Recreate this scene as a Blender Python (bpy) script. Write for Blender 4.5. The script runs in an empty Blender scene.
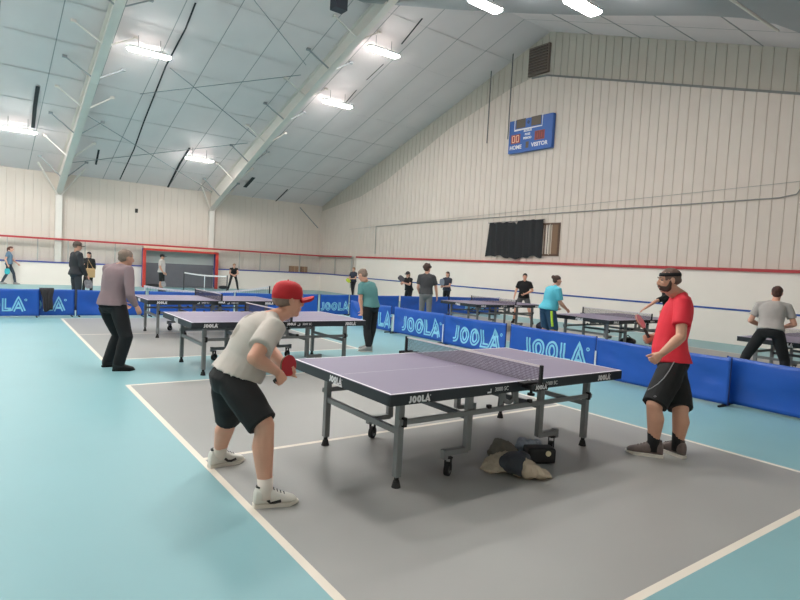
import bpy, math, random
import numpy as np
from mathutils import Vector, Matrix, noise
from mathutils.bvhtree import BVHTree
random.seed(7)
V = Vector
C = bpy.context.scene.collection
sc = bpy.context.scene
# ------------------------------------------------------------------ camera
CAM = V((-2.2445, -3.1416, 1.6357)); YAW, PIT, ROL, FPX = 0.6279, -0.0566, 0.0543, 567.784
FW = V((math.cos(PIT)*math.sin(YAW), math.cos(PIT)*math.cos(YAW), math.sin(PIT)))
_r = V((math.cos(YAW), -math.sin(YAW), 0)); _u = _r.cross(FW)
RT = math.cos(ROL)*_r + math.sin(ROL)*_u
UP = -math.sin(ROL)*_r + math.cos(ROL)*_u
def ray(px, py): return (px-400)/FPX*RT - (py-300)/FPX*UP + FW
def at(px, py, d): return CAM + ray(px, py)*d            # point measured at forward distance d
def ground(px, py, z=0.0):
    d = ray(px, py); return CAM + d*((z-CAM.z)/d.z)
def floor_at(px, d):
    p0, p1 = at(px, 200, d), at(px, 400, d); py = 200 + 200*p0.z/(p0.z-p1.z); return at(px, py, d)
def onY(px, py, y):                    # where the sight line of a pixel meets the upright plane at this y of the courts
    d = ray(px, py); return CAM + d*((y-CAM.y)/d.y)
def onX(px, py, x):
    d = ray(px, py); return CAM + d*((x-CAM.x)/d.x)
def depth(p): return (V(p)-CAM).dot(FW)
cd = bpy.data.cameras.new('camera'); cam = bpy.data.objects.new('camera', cd); C.objects.link(cam)
cd.sensor_width = 36; cd.lens = FPX*36/800; cd.clip_end = 200
cam.matrix_world = Matrix(((RT.x, UP.x, -FW.x, CAM.x), (RT.y, UP.y, -FW.y, CAM.y), (RT.z, UP.z, -FW.z, CAM.z), (0, 0, 0, 1)))
sc.camera = cam
# the hall stands turned by BY against the courts
BY = 0.0316; cB, sB = math.cos(BY), math.sin(BY)
def W(x, y, z=0.0): return V((cB*x - sB*y, sB*x + cB*y, z))
# ------------------------------------------------------------------ materials
MATS = {}
def srgb(c):
    return tuple((x/12.92 if x <= .04045 else ((x+.055)/1.055)**2.4) for x in (v/255 for v in c))
def mat(name, rgb, rough=.6, metal=0.0, var=.0, scale=6.0, bump=0.0, bscale=60.0, emit=0.0, spec=.5, coat=0.0, spots=None, spot_rgb=(90, 85, 80)):
    if name in MATS: return MATS[name]
    m = bpy.data.materials.new(name); m.use_nodes = True; nt = m.node_tree; b = nt.nodes['Principled BSDF']
    col = srgb(rgb)
    b.inputs['Base Color'].default_value = (*col, 1); b.inputs['Roughness'].default_value = rough
    b.inputs['Metallic'].default_value = metal; b.inputs['Specular IOR Level'].default_value = spec
    b.inputs['Coat Weight'].default_value = coat
    tc = nt.nodes.new('ShaderNodeTexCoord'); out = None
    if var > 0:
        n = nt.nodes.new('ShaderNodeTexNoise'); n.inputs['Scale'].default_value = scale; n.inputs['Detail'].default_value = 5
        nt.links.new(tc.outputs['Object'], n.inputs['Vector'])
        mx = nt.nodes.new('ShaderNodeMix'); mx.data_type = 'RGBA'
        mx.inputs[6].default_value = (*[max(0, c*(1-var)) for c in col], 1); mx.inputs[7].default_value = (*[min(1, c*(1+var)) for c in col], 1)
        nt.links.new(n.outputs['Fac'], mx.inputs[0]); out = mx.outputs[2]
    if spots:
        for (c, r) in spots:
            d = nt.nodes.new('ShaderNodeVectorMath'); d.operation = 'DISTANCE'; d.inputs[1].default_value = c
            nt.links.new(tc.outputs['Object'], d.inputs[0])
            mr = nt.nodes.new('ShaderNodeMapRange'); mr.inputs[1].default_value = r*.75; mr.inputs[2].default_value = r; mr.inputs[3].default_value = .75; mr.inputs[4].default_value = 0
            nt.links.new(d.outputs['Value'], mr.inputs[0])
            mx = nt.nodes.new('ShaderNodeMix'); mx.data_type = 'RGBA'; mx.inputs[7].default_value = (*srgb(spot_rgb), 1)
            if out: nt.links.new(out, mx.inputs[6])
            else: mx.inputs[6].default_value = (*col, 1)
            nt.links.new(mr.outputs[0], mx.inputs[0]); out = mx.outputs[2]
    if out: nt.links.new(out, b.inputs['Base Color'])
    if bump > 0:
        n = nt.nodes.new('ShaderNodeTexNoise'); n.inputs['Scale'].default_value = bscale; n.inputs['Detail'].default_value = 3
        nt.links.new(tc.outputs['Object'], n.inputs['Vector'])
        bp = nt.nodes.new('ShaderNodeBump'); bp.inputs['Strength'].default_value = bump; bp.inputs['Distance'].default_value = .01
        nt.links.new(n.outputs['Fac'], bp.inputs['Height']); nt.links.new(bp.outputs[0], b.inputs['Normal'])
    if emit > 0:
        b.inputs['Emission Color'].default_value = (*col, 1); b.inputs['Emission Strength'].default_value = emit
    MATS[name] = m; return m
# ------------------------------------------------------------------ mesh building
class MB:
    def __init__(s): s.v = []; s.f = []; s.mi = []
    def add(s, vs, fs, mi=0):
        b = len(s.v); s.v += [V(x) for x in vs]; s.f += [tuple(b+i for i in f) for f in fs]; s.mi += [mi]*len(fs); return s
    def box(s, c, size, ax=None, mi=0):
        c = V(c); X, Y, Z = ax if ax else (V((1, 0, 0)), V((0, 1, 0)), V((0, 0, 1)))
        h = [x/2 for x in size]
        vs = [c + X*h[0]*i + Y*h[1]*j + Z*h[2]*k for i in (-1, 1) for j in (-1, 1) for k in (-1, 1)]
        return s.add(vs, [(0, 1, 3, 2), (4, 6, 7, 5), (0, 4, 5, 1), (2, 3, 7, 6), (0, 2, 6, 4), (1, 5, 7, 3)], mi)
    def beam(s, a, b, w, h, up=(0, 0, 1), mi=0):
        a, b = V(a), V(b); d = (b-a); L = d.length; d.normalize(); u = V(up)
        x = d.cross(u)
        if x.length < 1e-4: x = d.cross(V((0, 1, 0)))
        x.normalize(); z = x.cross(d)
        return s.box((a+b)/2, (L, w, h), (d, x, z), mi)
    def loft(s, secs, n=16, caps=True, mi=0, power=2.0):
        # secs: (center, axis a, axis b) ellipse rings
        rings = []
        for (c, a, b) in secs:
            r = []
            for k in range(n):
                t = 2*math.pi*k/n; ct, st = math.cos(t), math.sin(t)
                e = 2/power
                r.append(V(c) + V(a)*(abs(ct)**e*(1 if ct >= 0 else -1)) + V(b)*(abs(st)**e*(1 if st >= 0 else -1)))
            rings.append(r)
        vs = [p for r in rings for p in r]; fs = []
        for i in range(len(rings)-1):
            for k in range(n):
                k2 = (k+1) % n; fs.append((i*n+k, i*n+k2, (i+1)*n+k2, (i+1)*n+k))
        if caps:
            fs.append(tuple(range(n-1, -1, -1))); fs.append(tuple((len(rings)-1)*n+k for k in range(n)))
        return s.add(vs, fs, mi)
    def tube(s, pts, rad, n=12, caps='flat', mi=0, squash=1.0):
        pts = [V(p) for p in pts]
        if isinstance(rad, (int, float)): rad = [rad]*len(pts)
        tan = []
        for i in range(len(pts)):
            t = (pts[min(i+1, len(pts)-1)]-pts[max(i-1, 0)]).normalized(); tan.append(t)
        ref = V((0, 0, 1)) if abs(tan[0].z) < .9 else V((0, 1, 0))
        x = tan[0].cross(ref).normalized(); secs = []
        def ring(p, t, r):
            nonlocal x
            x = (x - t*x.dot(t)).normalized(); y = t.cross(x)
            secs.append((p, x*r, y*r*squash))
        if caps == 'round':
            for a in (80, 55, 28): ring(pts[0]-tan[0]*rad[0]*math.sin(math.radians(a)), tan[0], rad[0]*math.cos(math.radians(a)))
        for p, t, r in zip(pts, tan, rad): ring(p, t, r)
        if caps == 'round':
            for a in (28, 55, 80): ring(pts[-1]+tan[-1]*rad[-1]*math.sin(math.radians(a)), tan[-1], rad[-1]*math.cos(math.radians(a)))
        return s.loft(secs, n, True, mi)
    def ell(s, c, a, b, d, n=16, m=10, mi=0):
        c, a, b, d = V(c), V(a), V(b), V(d); secs = []
        for i in range(m+1):
            t = -math.pi/2 + math.pi*(i+.0001 if i == 0 else i-.0001 if i == m else i)/m
            k = max(math.cos(t), .02); secs.append((c + d*math.sin(t), a*k, b*k))
        return s.loft(secs, n, True, mi)
    def sphere(s, c, r, n=14, m=8, mi=0): return s.ell(c, (r, 0, 0), (0, r, 0), (0, 0, r), n, m, mi)
    def cyl(s, a, b, r, n=16, r2=None, mi=0): return s.tube([a, b], [r, r if r2 is None else r2], n, 'flat', mi)
    def strip(s, pts, w, nrm, th=.002, mi=0, closed=False):
        # flat ribbon of width w on a surface with normal nrm
        pts = [V(p) for p in pts]; nrm = V(nrm).normalized(); n = len(pts); A = []; B = []
        for i in range(n):
            p0 = pts[(i-1) % n] if (closed or i > 0) else pts[0]; p1 = pts[(i+1) % n] if (closed or i < n-1) else pts[-1]
            t = (p1-p0).normalized(); sd = nrm.cross(t).normalized()
            k = 1.0
            if (closed or 0 < i < n-1):
                t0 = (pts[i]-p0).normalized(); k = 1/max(.5, abs(nrm.cross(t0).normalized().dot(sd)))
            A.append(pts[i]+sd*w/2*k); B.append(pts[i]-sd*w/2*k)
        up = nrm*th
        vs = A + B + [a+up for a in A] + [b+up for b in B]; fs = []
        for i in range(n if closed else n-1):
            j = (i+1) % n
            fs += [(2*n+i, 2*n+j, 3*n+j, 3*n+i), (i, n+i, n+j, j), (i, j, 2*n+j, 2*n+i), (n+i, 3*n+i, 3*n+j, n+j)]
        if not closed: fs += [(0, 2*n, 3*n, n), (n-1, 2*n-1, 4*n-1, 3*n-1)]
        return s.add(vs, fs, mi)
    def mesh(s, name, mats, smooth=False, origin=(0, 0, 0)):
        me = bpy.data.meshes.new(name); o = V(origin)
        me.from_pydata([tuple(v-o) for v in s.v], [], s.f)
        for m in (mats if isinstance(mats, (list, tuple)) else [mats]): me.materials.append(m)
        me.polygons.foreach_set('material_index', s.mi)
        if smooth: me.polygons.foreach_set('use_smooth', [True]*len(s.f))
        import bmesh
        bm = bmesh.new(); bm.from_mesh(me); bmesh.ops.recalc_face_normals(bm, faces=bm.faces); bm.to_mesh(me); bm.free()
        me.update(); return me
    def build(s, name, mats, parent=None, smooth=False, label=None):
        me = s.mesh(name, mats, smooth, parent.location if parent is not None else (0, 0, 0))
        return link(name, me, parent, label)
def rootloc(p):
    l = V((0, 0, 0))
    while p is not None: l = l + p.location; p = p.parent
    return l
def link(name, me, parent=None, label=None):
    o = bpy.data.objects.new(name, me); C.objects.link(o)
    if parent is not None: o.parent = parent
    if label: o['label'] = label
    return o
def sub(s, name, mats, parent, smooth=False, label=None):          # a sub-part: parent sits at its own thing's origin
    me = s.mesh(name, mats, smooth, rootloc(parent)); return link(name, me, parent, label)
def thing(name, label, cat, loc=(0, 0, 0), group=None, rz=0.0):
    o = bpy.data.objects.new(name, None); C.objects.link(o); o.location = loc; o.rotation_euler = (0, 0, rz)
    o.empty_display_size = .1
    return tag(o, label, cat, group)
def tag(o, label, cat, group=None):
    o['label'] = label; o['category'] = cat
    if group: o['group'] = group
    return o
def struct(name, mb, m, smooth=False):
    o = mb.build(name, m, None, smooth); o['kind'] = 'structure'; return o
def dup(root, loc, label=None, rz=None, group=None):
    def cp(o, par):
        c = o.copy(); C.objects.link(c)
        if par is not None: c.parent = par
        for ch in o.children: cp(ch, c)
        return c
    r = cp(root, None); r.location = loc
    if rz is not None: r.rotation_euler = (0, 0, rz)
    if label: r['label'] = label
    if group: r['group'] = group
    return r
def text_mesh(s, size, extrude=.001, align='CENTER', bold=0.0):
    cu = bpy.data.curves.new('lettering', 'FONT'); cu.body = s; cu.size = size; cu.extrude = extrude
    cu.align_x = align; cu.align_y = 'CENTER'; cu.offset = bold; cu.resolution_u = 3
    o = bpy.data.objects.new('lettering', cu); C.objects.link(o); bpy.context.view_layer.update()
    me = bpy.data.meshes.new_from_object(o.evaluated_get(bpy.context.evaluated_depsgraph_get()))
    vs = [v.co.copy() for v in me.vertices]; fs = [tuple(p.vertices) for p in me.polygons]
    bpy.data.objects.remove(o); bpy.data.curves.remove(cu); bpy.data.meshes.remove(me)
    return vs, fs
def put_text(mb, s, c, X, Y, size, extrude=.001, align='CENTER', bold=0.0, mi=0):
    X, Y = V(X).normalized(), V(Y).normalized(); N = X.cross(Y); vs, fs = text_mesh(s, size, extrude, align, bold)
    mb.add([V(c) + X*v.x + Y*v.y + N*v.z for v in vs], fs, mi)
# the maker's five letters, drawn as strokes: height 1, centred on x
def logo(mb, c, X, Y, h, inline=True, mi=0, mi2=1, wd=.30, th=.002, reg=True):
    X, Y = V(X).normalized(), V(Y).normalized(); N = X.cross(Y)
    P = lambda x, y: V(c) + X*(x*h) + Y*(y*h)
    def arc(cx, cy, rx, ry, a0, a1, n): return [(cx+rx*math.cos(math.radians(a0+(a1-a0)*i/n)), cy+ry*math.sin(math.radians(a0+(a1-a0)*i/n))) for i in range(n+1)]
    w2 = wd/2; top = .5-0; bot = -.5
    glyphs = []
    jx = -1.72
    glyphs.append(([(jx+.06, top), (jx+.06, -.17)] + arc(jx-.12, -.17, .18, .18, -12, -78, 5) + [(jx-.25, bot+w2)], False))
    for ox in (-1.03, -.17): glyphs.append((arc(ox, 0, .385-w2+.0, .5-w2, 0, 345, 23), True))
    lx = .46
    glyphs.append(([(lx, top), (lx, bot+w2), (lx+.45, bot+w2)], False))
    glyphs.append(([(1.02, bot), (1.38, top-.06), (1.74, bot)], False))
    glyphs.append(([(1.17, -.25), (1.59, -.25)], False))
    if inline:                                       # enough points for the print to follow the cloth
        def dense(g):
            r = [g[0]]
            for p, q in zip(g, g[1:]):
                k_ = max(1, int(math.hypot(q[0]-p[0], q[1]-p[1])/.1))
                r += [(p[0]+(q[0]-p[0])*i/k_, p[1]+(q[1]-p[1])*i/k_) for i in range(1, k_+1)]
            return r
        glyphs = [(g if cl else dense(g), cl) for g, cl in glyphs]
    for i, (g, cl) in enumerate(glyphs):
        w = wd if i < 5 else wd*.6
        mb.strip([P(*q) for q in g], w*h, N, th + .0003*i, mi, cl)
    if inline:
        for i, (g, cl) in enumerate(glyphs[:5]):
            mb.strip([P(*q) + N*.0001 for q in g], wd*.24*h, N, th+.003 + .0003*i, mi2, cl)
    if reg: mb.strip([P(*q) for q in arc(1.86, .38, .07, .07, 0, 330, 11)], .05*h, N, th, mi, True)
def solid(mb, voxel, smooth=4, fold=0.0, fscale=7.0, seed=0.0):
    """melt overlapping closed pieces into one continuous skin"""
    me = mb.mesh('tmp', []); o = bpy.data.objects.new('tmp', me); C.objects.link(o)
    md = o.modifiers.new('r', 'REMESH'); md.mode = 'VOXEL'; md.voxel_size = voxel; md.adaptivity = 0
    bpy.context.view_layer.update()
    m2 = bpy.data.meshes.new_from_object(o.evaluated_get(bpy.context.evaluated_depsgraph_get()))
    n = len(m2.vertices); co = np.empty(n*3); m2.vertices.foreach_get('co', co); co = co.reshape(-1, 3)
    ne = len(m2.edges); ed = np.empty(ne*2, dtype=np.int64); m2.edges.foreach_get('vertices', ed); ed = ed.reshape(-1, 2)
    deg = np.bincount(ed.ravel(), minlength=n).astype(float)[:, None]; deg[deg == 0] = 1
    for it in range(smooth):
        for lam in (.6, -.5):
            acc = np.zeros_like(co)
            for k in range(3):
                acc[:, k] = np.bincount(ed[:, 0], co[ed[:, 1], k], n) + np.bincount(ed[:, 1], co[ed[:, 0], k], n)
            co = co + lam*(acc/deg - co)
    m2.vertices.foreach_set('co', co.ravel()); m2.update()
    if fold > 0:
        nr = [v.normal.copy() for v in m2.vertices]
        for v in m2.vertices:
            p = v.co
            a = noise.noise(V((p.x*fscale+seed, p.y*fscale, p.z*fscale*.55))) + .5*noise.noise(V((p.x*fscale*2.2, p.y*fscale*2.2+seed, p.z*fscale*1.2)))
            v.co = p + nr[v.index]*(fold*a)
        m2.update()
    vs = [v.co.copy() for v in m2.vertices]; fs = [tuple(p.vertices) for p in m2.polygons]
    bpy.data.objects.remove(o); bpy.data.meshes.remove(me); bpy.data.meshes.remove(m2)
    r = MB(); r.v = vs; r.f = fs; r.mi = [0]*len(fs); return r
# ------------------------------------------------------------------ people
TT = [-.16, 0, .2, .4, .6, .8, .92, 1.0, 1.08, 1.12]
TA = [.125, .170, .163, .152, .162, .176, .168, .125, .064, .056]
TB = [.095, .122, .114, .108, .116, .117, .104, .084, .060, .054]
TF = [0, -.012, .006, .014, .01, .0, -.006, -.01, -.008, -.006]
def spine(J, S):
    Hc = (J['hl']+J['hr'])/2; Sc = (J['sl']+J['sr'])/2
    Rh = (J['hr']-J['hl']).normalized(); Rs = (J['sr']-J['sl']).normalized()
    ax = (Sc-Hc); R0 = (Rh+Rs).normalized(); F0 = ax.normalized().cross(R0).normalized()
    mid = (Hc+Sc)/2 - F0*J.get('hunch', 0.0) + (V((0, 0, 1))*J.get('arch', 0.0))
    def f(t):
        b = lambda u: Hc*(1-u)**2 + mid*2*u*(1-u) + Sc*u*u
        uu = min(max(t, 0), 1); p = b(uu); T = ((mid-Hc)*(1-uu)+(Sc-mid)*uu).normalized()
        if t < 0:
            T = (T*.5+V((0, 0, 1))*.5).normalized(); p = Hc + T*(t*ax.length)
        if t > 1: p = Sc + T*((t-1)*ax.length)
        R = (Rh*(1-uu)+Rs*uu).normalized(); F = T.cross(R).normalized(); R = F.cross(T).normalized()
        return p, R, F, T
    return f
def torso(mb, J, S, ts, ease, girth=1.0, belly=0.0, n=24, flare=0.0, power=2.2, bust=0.0):
    f = spine(J, S); secs = []
    for t in ts:
        p, R, F, T = f(t)
        a = np.interp(t, TT, TA); b = np.interp(t, TT, TB); o = np.interp(t, TT, TF)
        w = 1.0 if t < .6 else max(.25, 1-(t-.6)*1.5)
        a *= 1+(girth-1)*w; b *= 1+(girth-1)*w
        k = math.exp(-((t-.25)/.28)**2)*belly; o += k*.55; b += k*.5
        k = math.exp(-((t-.72)/.12)**2)*bust; o += k*.5; b += k*.5
        fl = flare*max(0, (.3-t))
        secs.append((p+F*o*S, R*(a+ease+fl)*S, F*(b+ease+fl)*S))
    mb.loft(secs, n, True, 0, power)
def headframe(J):
    f = V(J['face']).normalized(); u = V(J.get('headup', (0, 0, 1)))
    u = (u - f*u.dot(f)).normalized(); return f.cross(u).normalized(), f, u     # right, forward, up
def hand(mb, wr, d, n, right, S, curl=25, spread=1.0, thumb=None, fine=True):
    d = V(d).normalized(); n = V(n); n = (n-d*n.dot(d)).normalized(); w = d.cross(n) if right else n.cross(d)
    P = lambda x, y, z: V(wr) + (d*x + w*y + n*z)*S
    mb.loft([(P(-.02, 0, 0), w*.026*S, n*.021*S), (P(.015, .002, 0), w*.031*S, n*.018*S), (P(.05, .002, 0), w*.040*S, n*.017*S), (P(.085, 0, -.001), w*.042*S, n*.014*S), (P(.094, 0, -.002), w*.038*S, n*.010*S)], 14, True)
    for k, (y, L) in enumerate(((.032, .072), (.0108, .080), (-.0108, .074), (-.031, .058))):
        p = P(.085 - abs(k-1)*.003, y, 0); a = math.radians(curl*.8); y2 = y*.12*spread
        pts = [p - d*.02*S, p]; rad = [.0092*S, .0092*S]; ang = a
        for j, r in enumerate((.45, .31, .24)):
            dv = d*math.cos(ang)+n*math.sin(ang)+w*y2*3
            p = p + dv.normalized()*L*r*S; pts.append(p); rad.append((.0086, .0078, .0066)[j]*S); ang += math.radians(curl*(1.1 if j == 0 else .8))
        mb.tube(pts, rad, 10, 'round')
    tv = thumb if thumb else (.80, .42, .42)
    b0 = P(.018, .024, .004); d1 = (d*tv[0]+w*tv[1]+n*tv[2]).normalized(); b1 = b0 + d1*.042*S
    d2 = (d1*.8 + d*.35 + n*.35).normalized(); b2 = b1 + d2*.032*S; b3 = b2 + (d2+n*.2).normalized()*.024*S
    mb.tube([b0, b1, b2, b3], [.0145*S, .0115*S, .0100*S, .0078*S], 10, 'round')
def limb_arm(mb, s, e, w, S, k=1.0):
    s, e, w = V(s), V(e), V(w)
    mb.tube([s, s.lerp(e, .35), s.lerp(e, .8), e], [x*S*k for x in (.050, .048, .042, .040)], 14, 'round')
    mb.tube([e, e.lerp(w, .25), e.lerp(w, .65), w], [x*S*k for x in (.040, .043, .035, .027)], 14, 'round')
def limb_leg(mb, h, k, a, S, g=1.0):
    h, k, a = V(h), V(k), V(a); bk = J_back
    mb.tube([h, h.lerp(k, .4), h.lerp(k, .85), k], [x*S*g for x in (.088, .080, .062, .058)], 16, 'round')
    m = k.lerp(a, .32) + bk*.012*S
    mb.tube([k, k.lerp(a, .12), m, k.lerp(a, .62)+bk*.006*S, k.lerp(a, .88), a], [x*S*g for x in (.057, .054, .060, .048, .037, .038)], 16, 'round')
J_back = V((0, 0, 0))
def shoe(root, ankle, toe, S, m_up, m_sole, m_tongue=None, lift=0.0, detail=True, vox=.008):
    d = V(toe); d.z = 0; d.normalize(); r = d.cross(V((0, 0, 1))); z0 = lift
    base = V((ankle.x, ankle.y, z0))
    outline = [(-.078, .020), (-.070, .032), (-.045, .037), (0, .037), (.06, .040), (.11, .048), (.15, .049), (.185, .040), (.205, .026), (.212, .012)]
    mb = MB()
    for zz in (0,):
        A = [(base + d*x*S, r*w*S) for x, w in outline]
        vs = [c+w for c, w in A] + [c-w for c, w in A[::-1]]; n = len(vs)
        lo = [v.copy() for v in vs]; hi = [v + V((0, 0, .024*S)) for v in vs]
        tip = [v + V((0, 0, .012*S if (v-base).dot(d) > .17*S else 0)) for v in lo]
        mb.add(tip + hi, [tuple(range(n))[::-1], tuple(range(n, 2*n))] + [(i, (i+1) % n, n+(i+1) % n, n+i) for i in range(n)])
    up = MB(); secs = []
    for x, w, h in ((-.074, .022, .098), (-.062, .034, .126), (-.03, .039, .130), (.02, .040, .126), (.06, .041, .106), (.10, .045, .084), (.145, .046, .068), (.18, .038, .056), (.20, .022, .040)):
        secs.append((base + d*x*S + V((0, 0, (h+.018)/2*S)), r*w*S, V((0, 0, (h-.018)/2*S))))
    up.loft(secs, 18, True, 0, 2.6)
    o = solid(up, vox*S, 3).build('shoe', m_up, root, True)
    sub(mb, 'sole', m_sole, o, False)
    if detail:
        t = MB()
        for k in range(4):
            x = .05+.022*k; h = (.113, .100, .090, .080)[k]
            t.tube([base+d*x*S+r*.022*S+V((0, 0, (h-.006)*S)), base+d*x*S+V((0, 0, (h+.003)*S)), base+d*x*S-r*.022*S+V((0, 0, (h-.006)*S))], .0035*S, 6)
        sub(t, 'laces', m_tongue or m_sole, o)
        t = MB(); t.tube([base+d*.03*S+V((0, 0, .122*S)), base+d*.01*S+V((0, 0, .142*S)), base-d*.01*S+V((0, 0, .142*S))], [.022*S, .024*S, .02*S], 10, 'round', 0, .5)
        t.loft([(base-d*.01*S+V((0, 0, .126*S)), d*.052*S, r*.036*S), (base-d*.012*S+V((0, 0, .137*S)), d*.050*S, r*.036*S)], 16)
        sub(t, 'tongue', m_tongue or m_sole, o, True)
    return o
def human(label, J, S=1.0, skin=None, top=None, sleeve='short', bottom=None, legs='shorts', hair=None, hstyle='short', cap=None,
          shoes=None, sole=None, tongue=None, socks=None, sockh=.10, girth=1.0, belly=0.0, bust=0.0, vox=.012, detail=0, slen=.62, hem=-.06, shortf=.92,
          legk=1.0, armk=1.0, hands=(None, None), group=None, topname='shirt', fold=.007, flare=.06, legloose=1.0, beard=None, band=None, tail=None, shoek=1.0, neck=1.0, strapped=False):
    global J_back
    J = {k: (V(v) if isinstance(v, (tuple, list)) else v) for k, v in J.items()}
    base = (J['al']+J['ar'])/2; base.z = 0
    root = thing('person', label, 'person', base, group)
    f = spine(J, S); R, F, U = headframe(J); hc = J['head']
    p1, Rs, Fs, Ts = f(1.0); pH, RH, FH, TH = f(0.0)
    J_back = -FH
    hk = J.get('headk', 1.0)
    SH = S*hk
    H = lambda x, y, z: hc + (R*x + F*y + U*z)*SH
    # --- one continuous body
    b = MB()
    torso(b, J, S, (-.14, 0, .2, .4, .6, .8, .92, 1.0, 1.06), -.006, girth, belly*.9, 20)
    b.tube([p1-Ts*.03*S, p1+Ts*.05*S, H(0, -.02, -.085), H(0, -.01, -.03)], [.064*S, .060*S*neck, .055*S*neck, .055*S], 14, 'round')
    b.ell(H(0, -.012, .035), R*.074*SH, F*.096*SH, U*.084*SH)
    b.ell(H(0, .022, -.03), R*.060*SH, F*.068*SH, U*.085*SH)
    b.ell(H(0, .058, -.088), R*.027*SH, F*.024*SH, U*.022*SH)
    b.tube([H(0, .086, .018), H(0, .104, -.018), H(0, .098, -.03)], [.008*S, .014*S, .011*S], 10, 'round')
    if detail:
        b.ell(H(0, .074, .030), R*.052*SH, F*.020*SH, U*.012*SH)
        for sd in (-1, 1):
            b.ell(H(.035*sd, .060, -.018), R*.024*SH, F*.024*SH, U*.022*SH)
            b.ell(H(.013*sd, .098, -.028), R*.009*SH, F*.010*SH, U*.008*SH)
        b.ell(H(0, .082, -.052), R*.025*SH, F*.013*SH, U*.008*SH); b.ell(H(0, .080, -.064), R*.021*SH, F*.013*SH, U*.008*SH)
    for sd in (-1, 1): b.ell(H(.074*sd, -.008, .002), R*.009*SH, F*.019*SH, U*.031*SH)
    for sd, s_, e_, w_, hd in ((-1, 'sl', 'el', 'wl', hands[0]), (1, 'sr', 'er', 'wr', hands[1])):
        limb_arm(b, J[s_], J[e_], J[w_], S, armk)
        b.tube([p1+Ts*.045*S, J[s_]-Ts*.01*S], [.046*S, .044*S], 12, 'round')
        b.ell(J[s_]-Rs*sd*.035*S-Ts*.012*S, Rs*.070*S, Fs*.055*S, Ts*.054*S)
        dv = (J[w_]-J[e_]).normalized(); hd = hd or {}
        nn = hd.get('n', Rs*(-sd)*.8 + FH*.2)
        hand(b, J[w_]+dv*.012*S, hd.get('d', dv), nn, sd > 0, S, hd.get('curl', 28), hd.get('spread', 1.0), hd.get('thumb'))
    for h_, k_, a_ in (('hl', 'kl', 'al'), ('hr', 'kr', 'ar')): limb_leg(b, J[h_], J[k_], J[a_], S, legk if legs == 'shorts' else legk*.74)
    body = solid(b, vox*S, 3 if detail else 4).build('body', skin, root, True)
    if detail:
        for sd in (-1, 1):
            e = MB(); e.sphere(H(.031*sd, .0735, .012), .0100*S, 14, 10, 0)
            e.ell(H(.031*sd, .0825, .012), R*.0055*SH, F*.0022*SH, U*.0055*SH, 10, 6, 1)
            sub(e, 'eye', [mat('eye white', (158, 142, 132), .5), mat('iris', (45, 38, 34), .3)], root, True)
            e = MB(); e.tube([H(.014*sd, .0925, .031), H(.033*sd, .089, .037), H(.050*sd, .074, .031)], [.0045*S, .0045*S, .003*S], 8, 'round'); sub(e, 'eyebrow', hair or skin, root, True)
        e = MB(); e.ell(H(0, .0925, -.058), R*.021*SH, F*.0045*SH, U*.0035*SH); sub(e, 'lips', mat('lips', (150, 88, 80), .5), root, True)
    # --- shirt
    if top:
        t = MB()
        torso(t, J, S, (hem, .04, .14, .26, .4, .52, .64, .76, .86, .93, .985, 1.03, 1.075, 1.10), .016, girth, belly, 26, flare, 2.2, bust)
        nd = (H(0, -.02, -.085)-p1).normalized(); t.tube([p1-nd*.03*S, p1+nd*.03*S, p1+nd*.058*S], [.088*S, .078*S, .068*S], 18, 'flat')
        for sd, s_, e_, w_ in ((-1, 'sl', 'el', 'wl'), (1, 'sr', 'er', 'wr')):
            s0, e0, w0 = J[s_], J[e_], J[w_]
            t.ell(s0-Rs*sd*.035*S-Ts*.012*S, Rs*.088*S, Fs*.072*S, Ts*.071*S)
            t.tube([p1+Ts*.045*S+Rs*sd*.03*S, (p1+s0)/2+Ts*.012*S, s0-Ts*.006*S], [.060*S, .066*S, .067*S], 14, 'round')
            if sleeve == 'short':
                t.tube([s0-(e0-s0)*.06, s0.lerp(e0, .2), s0.lerp(e0, slen)], [.068*S*armk, .070*S*armk, .071*S*armk], 18, 'flat')
            elif sleeve == 'long':
                t.tube([s0, s0.lerp(e0, .3), s0.lerp(e0, .8), e0, e0.lerp(w0, .3), e0.lerp(w0, .93)], [x*S*armk for x in (.068, .066, .058, .056, .055, .040)], 16, 'round')
        solid(t, max(vox, .008)*S, 3, fold*S, 8.0, S*7.3+hc.x).build(topname, top, root, True)
    # --- lower garment
    if bottom:
        t = MB(); torso(t, J, S, (-.17, -.08, 0, .1, .18, .23), .007, girth*1.0, belly*.6, 24)
        for h_, k_, a_ in (('hl', 'kl', 'al'), ('hr', 'kr', 'ar')):
            h0, k0, a0 = J[h_], J[k_], J[a_]
            if legs == 'shorts':
                pts = [h0, h0.lerp(k0, .25), h0.lerp(k0, .6)]; rr = [.094, .098, .094]
                t.sphere(h0, .093*S*legk*legloose, 16, 10)
                if shortf <= 1: pts.append(h0.lerp(k0, shortf)); rr.append(.089)
                else: pts += [k0, k0.lerp(a0, (shortf-1))]; rr += [.086, .084]
                t.tube(pts, [x*S*legk*legloose for x in rr], 18, 'flat')
            else:
                t.tube([h0, h0.lerp(k0, .3), h0.lerp(k0, .75), k0, k0.lerp(a0, .35), k0.lerp(a0, .8), k0.lerp(a0, .99)], [x*S*legk*legloose for x in (.092, .090, .078, .072, .070, .062, .060)], 18, 'flat')
        solid(t, max(vox, .008)*S, 3, fold*1.1*S, 7.0, hc.y).build('shorts' if legs == 'shorts' else 'trousers', bottom, root, True)
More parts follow.
